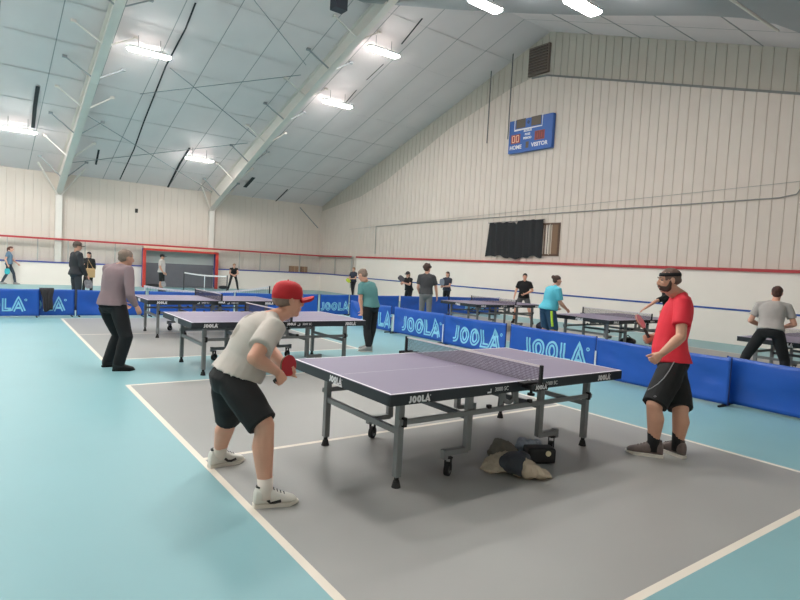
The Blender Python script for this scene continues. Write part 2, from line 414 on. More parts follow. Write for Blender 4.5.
    # --- feet
    for a_, t_, k_ in (('al', 'tl', 'kl'), ('ar', 'tr', 'kr')):
        if shoes: shoe(root, J[a_], J[t_], S*shoek, shoes, sole or shoes, tongue, max(0, J[a_].z-.085*S), detail > 0, .008 if detail else .014)
        if socks:
            d = (J[k_]-J[a_]).normalized(); s = MB(); s.tube([J[a_]-d*.03*S, J[a_]+d*.03*S, J[a_]+d*sockh*S], [.042*S*legk, .042*S*legk, .044*S*legk], 16, 'flat'); s.build('sock', socks, root, True)
    # --- hair and headgear
    if hair and hstyle:
        t = MB()
        if hstyle == 'bald':
            t.ell(H(0, -.024, .020), R*.0775*SH, F*.090*SH, U*.060*SH)
        elif hstyle == 'cropped':
            t.ell(H(0, -.015, .041), R*.0760*SH, F*.0975*SH, U*.0835*SH)
            t.ell(H(0, -.036, .008), R*.0765*SH, F*.080*SH, U*.050*SH)
        elif hstyle == 'under':
            t.ell(H(0, -.030, .012), R*.0785*SH, F*.086*SH, U*.062*SH)
        elif hstyle == 'puffy':
            rnd = random.Random(3)
            for k in range(26):
                a = rnd.uniform(0, 6.28); z = rnd.uniform(-.2, 1); q = math.sqrt(max(0, 1-z*z))
                y = -.02+.085*q*math.sin(a)
                if y > .055 and z < .55: continue
                t.sphere(H(.084*q*math.cos(a), y, .05+.080*z), .038*S, 10, 7)
            t.ell(H(0, -.022, .05), R*.09*SH, F*.10*SH, U*.085*SH); t.ell(H(0, -.045, .0), R*.082*SH, F*.07*SH, U*.075*SH)
        else:
            t.ell(H(0, -.020, .046), R*.081*SH, F*.101*SH, U*.081*SH)
            t.ell(H(0, -.050, .0), R*.070*SH, F*.062*SH, U*.062*SH)
        if tail == 'pony':
            t.tube([H(0, -.10, .05), H(0, -.135, .03), H(0, -.14, -.06), H(0, -.12, -.15)], [.025*S, .032*S, .03*S, .012*S], 10, 'round')
        if tail == 'bun': t.sphere(H(0, -.105, .075), .047*S)
        if tail == 'long':
            t.loft([(H(0, -.05, .02), R*.075*SH, F*.06*SH), (H(0, -.065, -.08), R*.078*SH, F*.045*SH), (H(0, -.075, -.2), R*.065*SH, F*.03*SH)], 14)
        solid(t, max(vox*.8, .007)*S, 2, .004*S if detail else .006*S, 30).build('hair', hair, root, True)
    if cap:
        t = MB(); secs = []
        for z, ra, rb, oy in ((.014, .0805, .103, -.012), (.055, .083, .105, -.010), (.090, .078, .097, -.010), (.115, .062, .078, -.012), (.130, .038, .048, -.012), (.1355, .012, .015, -.012)):
            secs.append((H(0, oy, z), R*ra*SH, F*rb*SH))
        t.loft(secs, 24, True, 0, 2.15); t.sphere(H(0, -.012, .137), .007*S, 8, 6)
        co = t.build('cap', cap, root, True)
        t = MB(); top_, bot_ = [], []
        for i in range(13):
            a = math.pi*i/12; x = .072*math.cos(a); y = .066 + .116*math.sin(a); z = .036 + .004*math.sin(a) - 5.0*x*x
            top_.append(H(x, y, z)); bot_.append(H(x, y, z-.019))
        n = 13; t.add(top_+bot_, [tuple(range(n)), tuple(range(2*n-1, n-1, -1))] + [(i, n+i, n+(i+1) % n, (i+1) % n) for i in range(n)])
        sub(t, 'cap_brim', cap, co)
    if beard:
        t = MB(); t.ell(H(0, .026, -.062), R*.0605*SH, F*.0655*SH, U*.046*SH)
        for sd in (-1, 1): t.tube([H(.066*sd, .010, -.002), H(.062*sd, .018, -.04), H(.045*sd, .035, -.08)], [.012*S, .018*S, .022*S], 10, 'round')
        t.tube([H(-.026, .084, -.058), H(-.018, .096, -.043), H(.018, .096, -.043), H(.026, .084, -.058)], [.008*S, .006*S, .006*S, .008*S], 8, 'round')
        solid(t, .006*S, 2, .002, 40).build('beard', beard, root, True)
    if band:
        t = MB(); t.loft([(H(0, -.012, .045), R*.0785*SH, F*.1005*SH), (H(0, -.012, .060), R*.0790*SH, F*.1005*SH), (H(0, -.012, .078), R*.0735*SH, F*.0945*SH)], 28)
        t.build('headband', band, root, True)
    return root
# a relaxed standing figure in its own frame (x right, y forward, z up), turned to yaw and put at loc
STAND = dict(head=(0, .02, 1.63), sl=(-.175, 0, 1.42), sr=(.175, 0, 1.42), el=(-.225, -.02, 1.13), er=(.225, -.02, 1.13), wl=(-.225, .08, .89), wr=(.225, .08, .89),
             hl=(-.09, 0, .92), hr=(.09, 0, .92), kl=(-.10, .02, .50), kr=(.10, .02, .50), al=(-.11, -.02, .085), ar=(.11, -.02, .085))
def stand(loc, yaw, S=1.0, face=0.0, **kw):
    """yaw: heading of the chest, 0 = +y, clockwise positive; kw overrides joints in the figure's frame"""
    loc = V(loc); c, s = math.cos(yaw), math.sin(yaw)
    T = lambda q: loc + V((q[0]*c + q[1]*s, -q[0]*s + q[1]*c, q[2]))*S
    D = lambda q: V((q[0]*c + q[1]*s, -q[0]*s + q[1]*c, q[2]))
    j = dict(STAND); dirs = dict(face=(math.sin(face), math.cos(face), -.03), tl=(-.15, 1, 0), tr=(.15, 1, 0))
    J = {}
    for k, v in kw.items():
        if k in ('face_d', 'tl', 'tr', 'headup'): dirs['face' if k == 'face_d' else k] = v
        elif k in ('hunch', 'arch'): J[k] = v*S
        else: j[k] = v
    for k, v in j.items(): J[k] = T(v)
    for k, v in dirs.items(): J[k] = D(v)
    return J
def paddle(label, blade, hdir, nrm, front, back, S=1.0):
    """table tennis bat: blade centre, direction from blade to handle end, normal of the front face"""
    blade, h, n = V(blade), V(hdir).normalized(), V(nrm); n = (n-h*n.dot(h)).normalized(); w = h.cross(n)
    o = thing('table_tennis_paddle', label, 'paddle', blade)
    m = MB(); m.loft([(blade-n*.0032*S, w*.074*S, h*.078*S), (blade+n*.0032*S, w*.074*S, h*.078*S)], 28); m.build('blade', mat('plywood', (186, 150, 105), .5), o)
    for sg, mm in ((1, front), (-1, back)):
        m = MB(); m.loft([(blade+n*sg*.0033*S, w*.0745*S, h*.0785*S), (blade+n*sg*.0072*S, w*.0745*S, h*.0785*S)], 28); m.build('rubber', mm, o)
    m = MB(); m.loft([(blade+h*.070*S, w*.012*S, n*.009*S), (blade+h*.095*S, w*.014*S, n*.0115*S), (blade+h*.15*S, w*.0145*S, n*.012*S), (blade+h*.178*S, w*.0175*S, n*.0135*S)], 14, True, 0, 3)
    m.build('handle', mat('bat handle', (40, 36, 36), .6), o); return o
def pickle_paddle(label, c, hdir, nrm, m):
    c, h, n = V(c), V(hdir).normalized(), V(nrm); n = (n-h*n.dot(h)).normalized(); w = h.cross(n)
    o = thing('pickleball_paddle', label, 'paddle', c)
    b = MB(); b.loft([(c-n*.006, w*.10, h*.125), (c+n*.006, w*.10, h*.125)], 28, True, 0, 3.2); b.build('blade', m, o)
    b = MB(); b.tube([c+h*.12, c+h*.24], .016, 10); b.build('handle', mat('bat handle', (40, 36, 36), .6), o); return o
# ------------------------------------------------------------------ the hall
XR, YB, ZE, YR, ZR = 14.93, 27.36, 5.1, 10.95, 10.7
XL, YF = -15.0, 2*10.95-27.36
SL = (ZR-ZE)/(YB-YR)
def ceil_z(y): return ZR - abs(y-YR)*SL
def rayB(px, py):
    d = ray(px, py); o = CAM
    return V((cB*o.x+sB*o.y, -sB*o.x+cB*o.y, o.z)), V((cB*d.x+sB*d.y, -sB*d.x+cB*d.y, d.z))
def ceilpt(px, py, off=0.0, far=True):           # hall coordinates on the roof slope
    o, d = rayB(px, py); sg = -1 if far else 1
    base = (ZR + YR*SL if far else ZR - YR*SL) - off
    t = (base + sg*SL*o.y - o.z)/(d.z - sg*SL*d.y); return o + d*t
def wallpt(px, py, x=None, y=None):
    o, d = rayB(px, py); t = (x-o.x)/d.x if x is not None else (y-o.y)/d.y; return o+d*t
def WW(q): return W(q.x, q.y, q.z)
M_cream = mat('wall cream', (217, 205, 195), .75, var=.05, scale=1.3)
M_gable = mat('gable upper', (192, 185, 174), .8, var=.05, scale=1.5)  # upper gable, set back and darker than the wall below
M_white = mat('board white', (242, 232, 223), .45, var=.03, scale=1.5)
M_red = mat('rail red', (178, 52, 58), .5)
M_bluecap = mat('cap blue', (66, 78, 158), .5)
M_blueline = mat('line blue', (38, 78, 160), .5)
M_steel = mat('painted steel', (226, 219, 212), .5, var=.04, scale=3)
M_dark = mat('dark metal', (52, 54, 58), .5)
M_black = mat('black plastic', (26, 26, 28), .5)
# floor: one mesh, painted courts and lines
M_aqua = mat('floor aqua', (129, 172, 178), .42, var=.06, scale=1.1, bump=.03, bscale=220)
M_grey = mat('court grey', (153, 152, 149), .42, var=.06, scale=1.0, bump=.03, bscale=220)
M_line = mat('court line', (226, 216, 202), .5, var=.03, scale=5)
cx0, cy0, LW = -.8626, -1.6292, .052
xs = {XL-2, XR+4}; ys = {YF-2, YB+4}; rects = []
for k, y0 in enumerate((cy0, 6.325)):
    y1 = y0+6.096; ym = (y0+y1)/2
    for (xa, xb) in ((cx0, cx0+4.572), (cx0+8.839, cx0+13.411)):
        rects.append((xa, xb, y0, y1, 1))
        for r in ((xa, xa+LW, y0, y1), (xb-LW, xb, y0, y1), (xa, xb, ym-LW/2, ym+LW/2), (xa, xb, y0, y0+LW), (xa, xb, y1-LW, y1)): rects.append((*r, 2))
rects.append((-4.5, 12, 14.3, 14.36, 2)); rects.append((-4.5, 12, 20.4, 20.46, 2))
for r in rects: xs |= {r[0], r[1]}; ys |= {r[2], r[3]}
xs, ys = sorted(xs), sorted(ys); fl = MB()
for i in range(len(xs)-1):
    for j in range(len(ys)-1):
        x, y = (xs[i]+xs[i+1])/2, (ys[j]+ys[j+1])/2; m = 0
        for r in rects:
            if r[0] < x < r[1] and r[2] < y < r[3]: m = max(m, r[4]) if r[4] == 2 or m != 2 else m
        fl.add([(xs[i], ys[j], 0), (xs[i+1], ys[j], 0), (xs[i+1], ys[j+1], 0), (xs[i], ys[j+1], 0)], [(0, 1, 2, 3)], m)
fo = fl.build('floor', [M_aqua, M_grey, M_line]); fo['kind'] = 'structure'
# ceiling: quilted insulation on the two slopes, seams as strips of their own colour
M_ceil = mat('ceiling fabric', (226, 216, 216), .7, var=.05, scale=.9)
M_seam = mat('ceiling seam', (160, 158, 158), .8); M_slit = mat('ceiling gap', (48, 52, 56), .9)
ce = MB()
def quilt(ya, yb, x0, x1, nx, ny, drop=0.0, sag=.05):
    ux, uy = nx*4, ny*4; idx = {}; vs = []
    for i in range(ux+1):
        for j in range(uy+1):
            x = x0+(x1-x0)*i/ux; y = ya+(yb-ya)*j/uy
            s = abs(math.sin(math.pi*i/4))*abs(math.sin(math.pi*j/4))
            vs.append(W(x, y, ceil_z(y)-drop-sag*s**.6)); idx[i, j] = len(vs)-1
    ce.add(vs, [(idx[i, j], idx[i+1, j], idx[i+1, j+1], idx[i, j+1]) for i in range(ux) for j in range(uy)], 0)
NX, NY = 20, 9
quilt(YB, YR, XL, XR, NX, NY); quilt(YR, YF, XL, XR, NX, NY)
def cline(a, b, w, mi, off=.012):                # strip on the slope between two hall points
    a, b = V(a), V(b); d = (b-a).normalized(); n = V((0, SL if a.y+b.y > 2*YR else -SL, -1)).normalized(); sd = d.cross(n)*w/2
    ce.add([WW(p+n*off) for p in (a-sd, a+sd, b+sd, b-sd)], [(0, 1, 2, 3)], mi)
for s0, s1 in ((YB, YR), (YR, YF)):
    for i in range(1, NX):
        x = XL+(XR-XL)*i/NX; cline((x, s0, ceil_z(s0)), (x, s1, ceil_z(s1)), .035, 1)
    for j in range(1, NY):
        y = s0+(s1-s0)*j/NY; cline((XL, y, ceil_z(y)), (XR, y, ceil_z(y)), .03, 1)
for pts, w in (([(196, 0), (186, 26), (176, 45), (166, 64), (155, 92), (144, 120), (134, 148), (120, 178)], .07), ([(38, 84), (35, 105), (33, 126)], .16), ([(190, 146), (180, 162), (168, 186)], .12), ([(99, 148), (96, 163)], .10), ([(423, 16), (402, 42)], .07), ([(384, 62), (367, 78)], .05), ([(357, 88), (346, 101)], .05), ([(288, 188), (276, 200)], .09), ([(245, 186), (254, 176)], .25)):
    q = [ceilpt(*p) for p in pts]
    for a, b in zip(q, q[1:]): cline(a, b, w, 2, .075)
# the sagging sheet under the near slope, its lip running down the slope next to the gable
lip = [ceilpt(352, -8, .3), ceilpt(371, 3, .3), ceilpt(450, 9.5, .3)]
lip += [ceilpt(530, 13.5, .3, False), ceilpt(600, 15.5, .3, False), ceilpt(660, 15.7, .3, False), ceilpt(705, 15.7, .3, False), ceilpt(742, 18, .3, False), ceilpt(775, 24, .22, False), ceilpt(800, 33, .15, False), ceilpt(860, 50, .1, False)]
vs, fs = [], []
for k, q in enumerate(lip):
    for i in range(13):
        t = i/12; x = q.x*(1-t) + (8.6 if q.x > 9 else q.x-.8)*t; y = q.y
        z = q.z - .22*math.sin(math.pi*min(1, t*1.0))**1.0*min(1, k/3)*(1 if k < 8 else .2)
        z = min(z, ceil_z(y)-.1)
        vs.append(W(x, y, z))
n = 13
for k in range(len(lip)-1):
    for i in range(12): fs.append((k*n+i, k*n+i+1, (k+1)*n+i+1, (k+1)*n+i))
ce.add(vs, fs, 3); up = []
for k in range(len(lip)): up += [vs[k*n], WW(V((lip[k].x+.05, lip[k].y, min(lip[k].z+.16, ceil_z(lip[k].y)-.03))))]
ce.add(up, [(2*k, 2*k+1, 2*k+3, 2*k+2) for k in range(len(lip)-1)], 3)
co = ce.build('ceiling', [M_ceil, M_seam, M_slit, mat('sagging sheet', (172, 172, 174), .8, var=.08, scale=.8)], None, True); co['kind'] = 'structure'
# corrugated sheet walls
def ribbed(name, P, u0, u1, z0f, z1f, m, step=.305, gw=.035, gd=.022, nrm=None):
    mb = MB(); us = []; u = u0
    while u < u1-1e-6:
        us += [(u, 0), (min(u+step-gw, u1), 0)]
        if u+step < u1: us += [(u+step-gw*.75, 1), (u+step-gw*.25, 1)]
        u += step
    vs = []
    for (u, g) in us: vs += [P(u, z0f(u), g*gd), P(u, z1f(u), g*gd)]
    mb.add(vs, [(2*i, 2*i+2, 2*i+3, 2*i+1) for i in range(len(us)-1)])
    return struct(name, mb, m)
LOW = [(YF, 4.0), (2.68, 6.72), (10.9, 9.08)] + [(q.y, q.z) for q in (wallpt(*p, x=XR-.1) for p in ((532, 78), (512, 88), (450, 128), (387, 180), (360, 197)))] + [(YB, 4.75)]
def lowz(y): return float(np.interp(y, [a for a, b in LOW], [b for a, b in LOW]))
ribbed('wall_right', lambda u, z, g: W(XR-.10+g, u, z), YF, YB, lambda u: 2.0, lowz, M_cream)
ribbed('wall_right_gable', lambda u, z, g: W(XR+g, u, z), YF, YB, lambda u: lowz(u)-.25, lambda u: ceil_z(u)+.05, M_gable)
mb = MB(); ysq = [a for a, b in LOW]; vs = []
for y in ysq: vs += [W(XR-.10, y, lowz(y)), W(XR+.02, y, lowz(y))]
mb.add(vs, [(2*i, 2*i+1, 2*i+3, 2*i+2) for i in range(len(ysq)-1)])
vs = []; ysq = ysq[:4]
for y in ysq: vs += [W(XR-.125, y, lowz(y)+.02), W(XR-.125, y, lowz(y)-.045), W(XR-.09, y, lowz(y)-.045), W(XR-.09, y, lowz(y)+.02)]
mb2 = MB(); nn = len(ysq)
mb2.add(vs, [(4*i+a, 4*i+(a+1) % 4, 4*i+4+(a+1) % 4, 4*i+4+a) for i in range(nn-1) for a in range(4)])
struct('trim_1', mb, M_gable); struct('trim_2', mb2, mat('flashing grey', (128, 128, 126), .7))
ribbed('wall_back', lambda u, z, g: W(u, YB+g, z), XL, XR, lambda u: 0, lambda u: ZE+.1, M_cream, .33, .03, .014)
mb = MB(); mb.add([W(XL, YF, 0), W(XR, YF, 0), W(XR, YF, ZE), W(XL, YF, ZE)], [(0, 1, 2, 3)]); struct('wall_front', mb, M_cream)
mb = MB(); mb.add([W(XL, YF, 0), W(XL, YB, 0), W(XL, YB, ZE), W(XL, YR, ZR), W(XL, YF, ZE)], [(0, 1, 2, 3, 4)]); struct('wall_left', mb, M_cream)
# rink boards, rails, glass
BX, BYY = XR-.16, YB-.32
axB = (W(1, 0), W(0, 1), V((0, 0, 1)))
GY, G1 = wallpt(352, 258, x=BX).y, wallpt(356.5, 258, x=BX).y                                        # where the glass of the right wall stops
mb = MB(); mb.box(W(BX+.05, (YF+G1)/2, 1.03), (.10, G1-YF, 2.06), axB); mb.box(W(BX+.05, (GY+YB)/2, .5), (.10, YB-GY, 1.0), axB); struct('wall_right_boards', mb, M_white)
mb = MB(); mb.box(W(XR-.02, (G1-.1+YB)/2, 1.05), (.04, YB-G1+.1, 2.1), axB); struct('wall_right_corner', mb, M_cream)
mb = MB(); mb.box(W((XL+BX)/2, BYY+.16, .50), (BX-XL, .32, 1.0), axB); struct('wall_back_boards', mb, M_white)
mb = MB(); mb.box(W(BX-.015, (YF+G1)/2, 2.09), (.07, G1-YF, .085), axB); mb.box(W(BX-.015, (GY+YB)/2, 2.09), (.07, YB-GY, .085), axB); struct('trim_3', mb, M_red)
mb = MB(); mb.box(W((XL+BX)/2, BYY-.01, 2.09), (BX-XL, .06, .085), axB); struct('trim_4', mb, M_red)
mb = MB(); mb.box(W(BX-.008, (YF+G1)/2, .972), (.016, G1-YF, .05), axB); struct('trim_5', mb, M_blueline)
mb = MB(); mb.box(W((XL+BX)/2, BYY+.15, 1.03), (BX-XL, .36, .055), axB); mb.box(W(BX+.05, (GY+YB)/2, 1.03), (.14, YB-GY, .055), axB); struct('trim_6', mb, M_bluecap)
gl = bpy.data.materials.new('rink glass'); gl.use_nodes = True; nt = gl.node_tree; nt.nodes.clear()
out = nt.nodes.new('ShaderNodeOutputMaterial'); mx = nt.nodes.new('ShaderNodeMixShader'); tr = nt.nodes.new('ShaderNodeBsdfTransparent'); gs = nt.nodes.new('ShaderNodeBsdfGlossy')
tr.inputs[0].default_value = (.985, .99, .985, 1); gs.inputs['Roughness'].default_value = .08; mx.inputs[0].default_value = .025
nt.links.new(tr.outputs[0], mx.inputs[1]); nt.links.new(gs.outputs[0], mx.inputs[2]); nt.links.new(mx.outputs[0], out.inputs[0])
# glass posts measured on the photo, then on at the same spacing
GX = sorted({round(wallpt(px, 255, y=BYY).x, 2) for px in (7, 37.5, 68, 85, 115, 239.5, 260.4, 280, 300)})
gpx = [x for x in GX if x < 4.6] + [x for x in GX if x > 8.7]
pm = MB()
for x in gpx: pm.box(W(x, BYY+.0, 1.55), (.05, .05, 1.0), axB)
for y in ((GY+YB)/2-.1,): pm.box(W(BX+.02, y, 1.55), (.05, .05, 1.0), axB)
pm.box(W(BX+.02, GY, 1.25), (.09, .09, 1.75), axB)
struct('trim_7', pm, mat('glass post', (172, 170, 164), .5))
k = 1
def pane(a, b, z0=1.06, z1=2.05):
    global k
    mb = MB(); d = (b-a).normalized(); n = V((-d.y, d.x, 0))*.006
    mb.add([a-n+V((0, 0, z0)), b-n+V((0, 0, z0)), b-n+V((0, 0, z1)), a-n+V((0, 0, z1)), a+n+V((0, 0, z0)), b+n+V((0, 0, z0)), b+n+V((0, 0, z1)), a+n+V((0, 0, z1))], [(0, 1, 2, 3), (7, 6, 5, 4), (0, 4, 5, 1), (2, 6, 7, 3), (1, 5, 6, 2), (0, 3, 7, 4)])
    struct('window_%d' % k, mb, gl); k += 1
seq = [-3.6] + gpx + [BX]
for a, b in zip(seq, seq[1:]):
    if a < 5 and b > 8: pane(W(a+.03, BYY), W(4.75, BYY)); pane(W(8.75, BYY), W(b-.03, BYY)); continue
    if b-a > .2: pane(W(a+.03, BYY), W(b-.03, BYY))
pane(W(BX+.02, GY+.06), W(BX+.02, (GY+YB)/2-.13)); pane(W(BX+.02, (GY+YB)/2-.07), W(BX+.02, BYY-.03))
# window with brown frame beside the curtain
wy0, wy1, wz0, wz1 = 9.86, 10.62, 2.40, 3.55
wx = XR-.105; mb = MB()
for (y, z, sy, sz) in ((wy0, (wz0+wz1)/2, .07, wz1-wz0), (wy1, (wz0+wz1)/2, .07, wz1-wz0), ((wy0+wy1)/2, wz0, wy1-wy0+.07, .07), ((wy0+wy1)/2, wz1, wy1-wy0+.07, .07)):
    mb.box(W(wx, y, z), (.06, sy, sz), axB, mi=0)
mb.box(W(wx+.02, (wy0+wy1)/2, (wz0+wz1)/2), (.02, wy1-wy0, wz1-wz0), axB, mi=1)
mb.box(W(wx-.01, 10.26, (wz0+wz1)/2), (.04, .06, wz1-wz0), axB, mi=2)
mb.box(W(wx+.005, 10.05, (wz0+wz1)/2), (.03, .26, wz1-wz0), axB, mi=3); mb.box(W(wx-.01, 10.50, (wz0+wz1)/2), (.02, .05, wz1-wz0), axB, mi=0)
wo = mb.build('window_20', [mat('brown frame', (92, 68, 52), .6), mat('window dark', (38, 36, 38), .25), mat('sash pale', (175, 162, 145), .5), mat('brown board', (128, 100, 78), .7)]); wo['kind'] = 'structure'
# curtain of black cloth
M_cur = mat('black curtain', (38, 39, 42), .85, var=.12, scale=9)
t = thing('curtain', 'black cloth curtain hung over the wall window above the red rail', 'curtain', W(XR-.2, 12.2, 2.3))
mb = MB(); NU, NZ = 60, 10
for sd in (0, 1):
    vs = []
    for i in range(NU+1):
        u = i/NU
        for j in range(NZ+1):
            z = j/NZ
            y = 13.30-u*2.74 + (.12*(1-z) if u < .05 else 0) + .03*math.sin(u*37)*z
            zb = 2.28+.05*math.sin(u*9)+.03*math.sin(u*31); zt = 3.66 - .10*math.exp(-((u-.53)/.03)**2) + (.06 if u > .56 else 0) + .015*math.sin(u*40)
            x = XR-.19 + .035*math.sin(u*52+.8*math.sin(u*7)+z*.8)*(1-.4*z) + .02*math.sin(u*21+z*2) + sd*.012
            vs.append(W(x, y, zb+(zt-zb)*z))
    mb.add(vs, [(i*(NZ+1)+j, (i+1)*(NZ+1)+j, (i+1)*(NZ+1)+j+1, i*(NZ+1)+j+1) for i in range(NU) for j in range(NZ)])
mb.build('cloth', M_cur, t, True)
mb = MB(); mb.tube([W(XR-.17, 13.36, 3.66), W(XR-.17, 10.50, 3.72)], .012, 8); mb.build('curtain_rod', M_dark, t)
# scoreboard
M_sb = mat('scoreboard blue', (50, 98, 175), .5, var=.04, scale=3); M_sw = mat('scoreboard white', (228, 228, 230), .5)
sx = XR-.10; _a, _b = wallpt(510, 122, x=sx-.16), wallpt(551, 147, x=sx-.16)
sy0, sy1, sz0, sz1 = _a.y, _b.y, _b.z, _a.z
t = thing('scoreboard', 'blue scoreboard with white lettering high on the right wall', 'scoreboard', W(sx, (sy0+sy1)/2, sz0))
SBu = lambda u, z, o=0.0: W(sx-.16-o, sy0-u, sz0+z)      # u to the right as seen from the hall
Xs, Ys = -W(0, 1), V((0, 0, 1)); wS, hS = sy0-sy1, sz1-sz0
mb = MB(); mb.box(W(sx-.08, (sy0+sy1)/2, (sz0+sz1)/2), (.16, wS, hS), axB); mb.build('case', M_sb, t)
def sbox(name, u0, u1, z0, z1, m, o=.006):
    b = MB(); b.box(SBu((u0+u1)/2, (z0+z1)/2, o/2), (o, u1-u0, z1-z0), axB); return b.build(name, m, t)
mb = MB()
NS = W(-1, 0)
mb.strip([SBu(.27, 1.30), SBu(.27, .86), SBu(1.60, .86), SBu(1.60, 1.30)], .035, NS, .008); mb.build('clock_border', M_sw, t)
M_led = mat('dead digits', (92, 82, 70), .5, var=.3, scale=30); M_ledr = mat('red digits panel', (150, 62, 58), .45)
for u0 in (.34, 1.08): sbox('clock_panel', u0, u0+.46, .92, 1.26, M_led)
mb = MB(); mb.strip([SBu(.94+.035*math.cos(a), 1.09+.05*math.sin(a), .0) for a in [k*math.pi/5 for k in range(10)]], .03, NS, .01, 0, True); mb.build('clock_colon', M_dark, t)
SEG = {'a': ((0, 1), (1, 1)), 'b': ((1, 1), (1, .5)), 'c': ((1, .5), (1, 0)), 'd': ((0, 0), (1, 0)), 'e': ((0, .5), (0, 0)), 'f': ((0, 1), (0, .5)), 'g': ((0, .5), (1, .5))}
for nm, u0, mm in (('home', .12, mat('lit digits', (226, 176, 150), .5, emit=.12)), ('visitor', 1.28, mat('faint digits', (110, 52, 50), .5))):
    p_ = sbox('score_panel', u0, u0+.46, .36, .70, M_ledr); mb = MB()
    for dg, chars in ((0, 'abcdef'), (1, 'abcdef')):
        for ch in chars:
            (a0, b0), (a1, b1) = SEG[ch]
            mb.strip([SBu(u0+.07+dg*.20+a0*.12, .41+b0*.24, .008), SBu(u0+.07+dg*.20+a1*.12, .41+b1*.24, .008)], .035, NS, .004)
    sub(mb, 'digits', mm, p_)
mb = MB()
put_text(mb, 'HOME', SBu(.37, .20, .004), Xs, Ys, .21, .003, bold=.006); put_text(mb, 'VISITOR', SBu(1.52, .20, .004), Xs, Ys, .21, .003, bold=.006)
for s_, z_ in (('BONUS', .78), ('POSS', .64), ('PERIOD', .50)): put_text(mb, s_, SBu(.93, z_, .004), Xs, Ys, .115, .003, bold=.004)
mb.build('lettering', M_sw, t); sbox('period_panel', .87, 1.01, .12, .36, M_led)
# louvre, conduit, cables
t = thing('wall_vent', 'square brown louvred vent at the peak of the gable', 'vent', W(XR, 11.5, 9.2))
mb = MB(); mb.box(W(XR-.06, 11.35, 9.74), (.12, .95, 1.05), axB); mb.build('vent_frame', mat('vent brown', (122, 110, 102), .6), t)
for k_ in range(9):
    mb = MB(); mb.box(W(XR-.135, 11.35, 9.32+k_*.105), (.05, .85, .05), (axB[0]*.8+V((0, 0, -.6)), axB[1], V((0, 0, .8))+axB[0]*.6))
    mb.build('louvre_blade', mat('vent brown dark', (98, 86, 80), .6), t)
mb = MB(); pts = [WW(wallpt(375, 254, x=XR-.13)), WW(wallpt(376, 226.3, x=XR-.13)), W(XR-.13, 15.9, 3.84), W(XR-.13, 12, 3.90), W(XR-.13, 2.9, 4.03), W(XR-.13, 2.5, 4.10), W(XR-.13, 2.35, 4.35), W(XR-.13, 1, 4.4), W(XR-.13, -4, 4.45)]
mb.tube(pts, .018, 8); o = mb.build('conduit_pipe', mat('galvanised', (150, 148, 144), .5)); tag(o, 'thin grey conduit running along the corrugated right wall above the curtain', 'pipe')
mb = MB(); mb.tube([W(XR-.13, YF, 4.72), W(XR-.13, 24, 3.62)], .007, 6); tag(mb.build('wall_cable', mat('galvanised', (150, 148, 144), .5)), 'thin cable above the conduit on the right wall', 'cable')
for (px, y0, y1, lb) in ((490, 93, 143, 'dark hanging cable left of the scoreboard, further from it'), (511, 88, 139, 'dark hanging cable beside the left edge of the scoreboard')):
    a, b = wallpt(px, y0, x=XR-.35), wallpt(px-2, y1, x=XR-.35); b = V((a.x, a.y, b.z)); a = V((a.x, a.y, ceil_z(a.y)))
    mb = MB(); mb.tube([WW(a), WW(b)], .022, 8); tag(mb.build('hanging_cable', mat('cable grey', (104, 104, 104), .7)), lb, 'cable')
mb = MB(); q = wallpt(136.5, 210.7, y=YB-.03); mb.box(WW(q), (.12, .06, .2), axB); tag(mb.build('wall_sensor', M_black), 'small black box on the back wall above the mauve shirted man', 'sensor')
# roof frames: tapered web and flanges, flange braces
def frame(x, label):
    r = thing('roof_frame', label, 'frame', W(x, YB-.3, 0))
    axf = (W(1, 0), W(0, 1), V((0, 0, 1)))
    mb = MB(); mb.box(W(x, YB-.15, 2.05), (.26, .25, 4.1), axf); mb.build('column', M_steel, r)
    def dep(y): s = abs(y-YR)/(YB-YR); return .55 + .35*max(0, (s-.45)/.55)
    mb = MB(); ysr = [YB-.05, YB-.9, YB-2.5, YB-5, YB-8, YB-12, YR+.0, YR-4, YR-8, YR-12, YF+.05]
    def sec(y, a, b, w): z = ceil_z(y)-.06; return [W(x-w/2, y, z-a), W(x+w/2, y, z-a), W(x+w/2, y, z-b), W(x-w/2, y, z-b)]
    def body(dA, dB, w):
        vs = []
        for y in ysr: vs += sec(y, dA(y), dB(y), w)
        n_ = len(ysr); mb.add(vs, [(4*i+a, 4*i+(a+1) % 4, 4*i+4+(a+1) % 4, 4*i+4+a) for i in range(n_-1) for a in range(4)] + [(0, 1, 2, 3), tuple(4*(n_-1)+a for a in (3, 2, 1, 0))])
    body(lambda y: 0, dep, .03); body(lambda y: dep(y), lambda y: dep(y)+.025, .26); body(lambda y: -.02, lambda y: .01, .22)
    mb.build('rafter', M_steel, r)
    for i in range(9):
        y = YB-1.6-i*1.75
        for sg in (-1, 1):
            b = MB(); z = ceil_z(y)
            b.beam(W(x+sg*.1, y, z-dep(y)-.03), W(x+sg*.85, y+.1, z-.12), .05, .04); b.box(W(x+sg*.88, y+.1, z-.10), (.14, .10, .08), axf); b.build('flange_brace', M_steel if i % 2 else mat('brace grey', (150, 155, 158), .5), r)
    for sg in (-1, 1):                            # knee braces to the wall line
        b = MB(); b.beam(W(x, YB-.2, 4.0), W(x+sg*.9, YB-1.0, ceil_z(YB-1)-.1), .06, .05); b.build('knee_brace', M_steel, r)
    return r
frame(1.15, 'pale steel roof frame rising at the left of the hall')
frame(8.15, 'pale steel roof frame rising to the ridge near the middle of the photo')
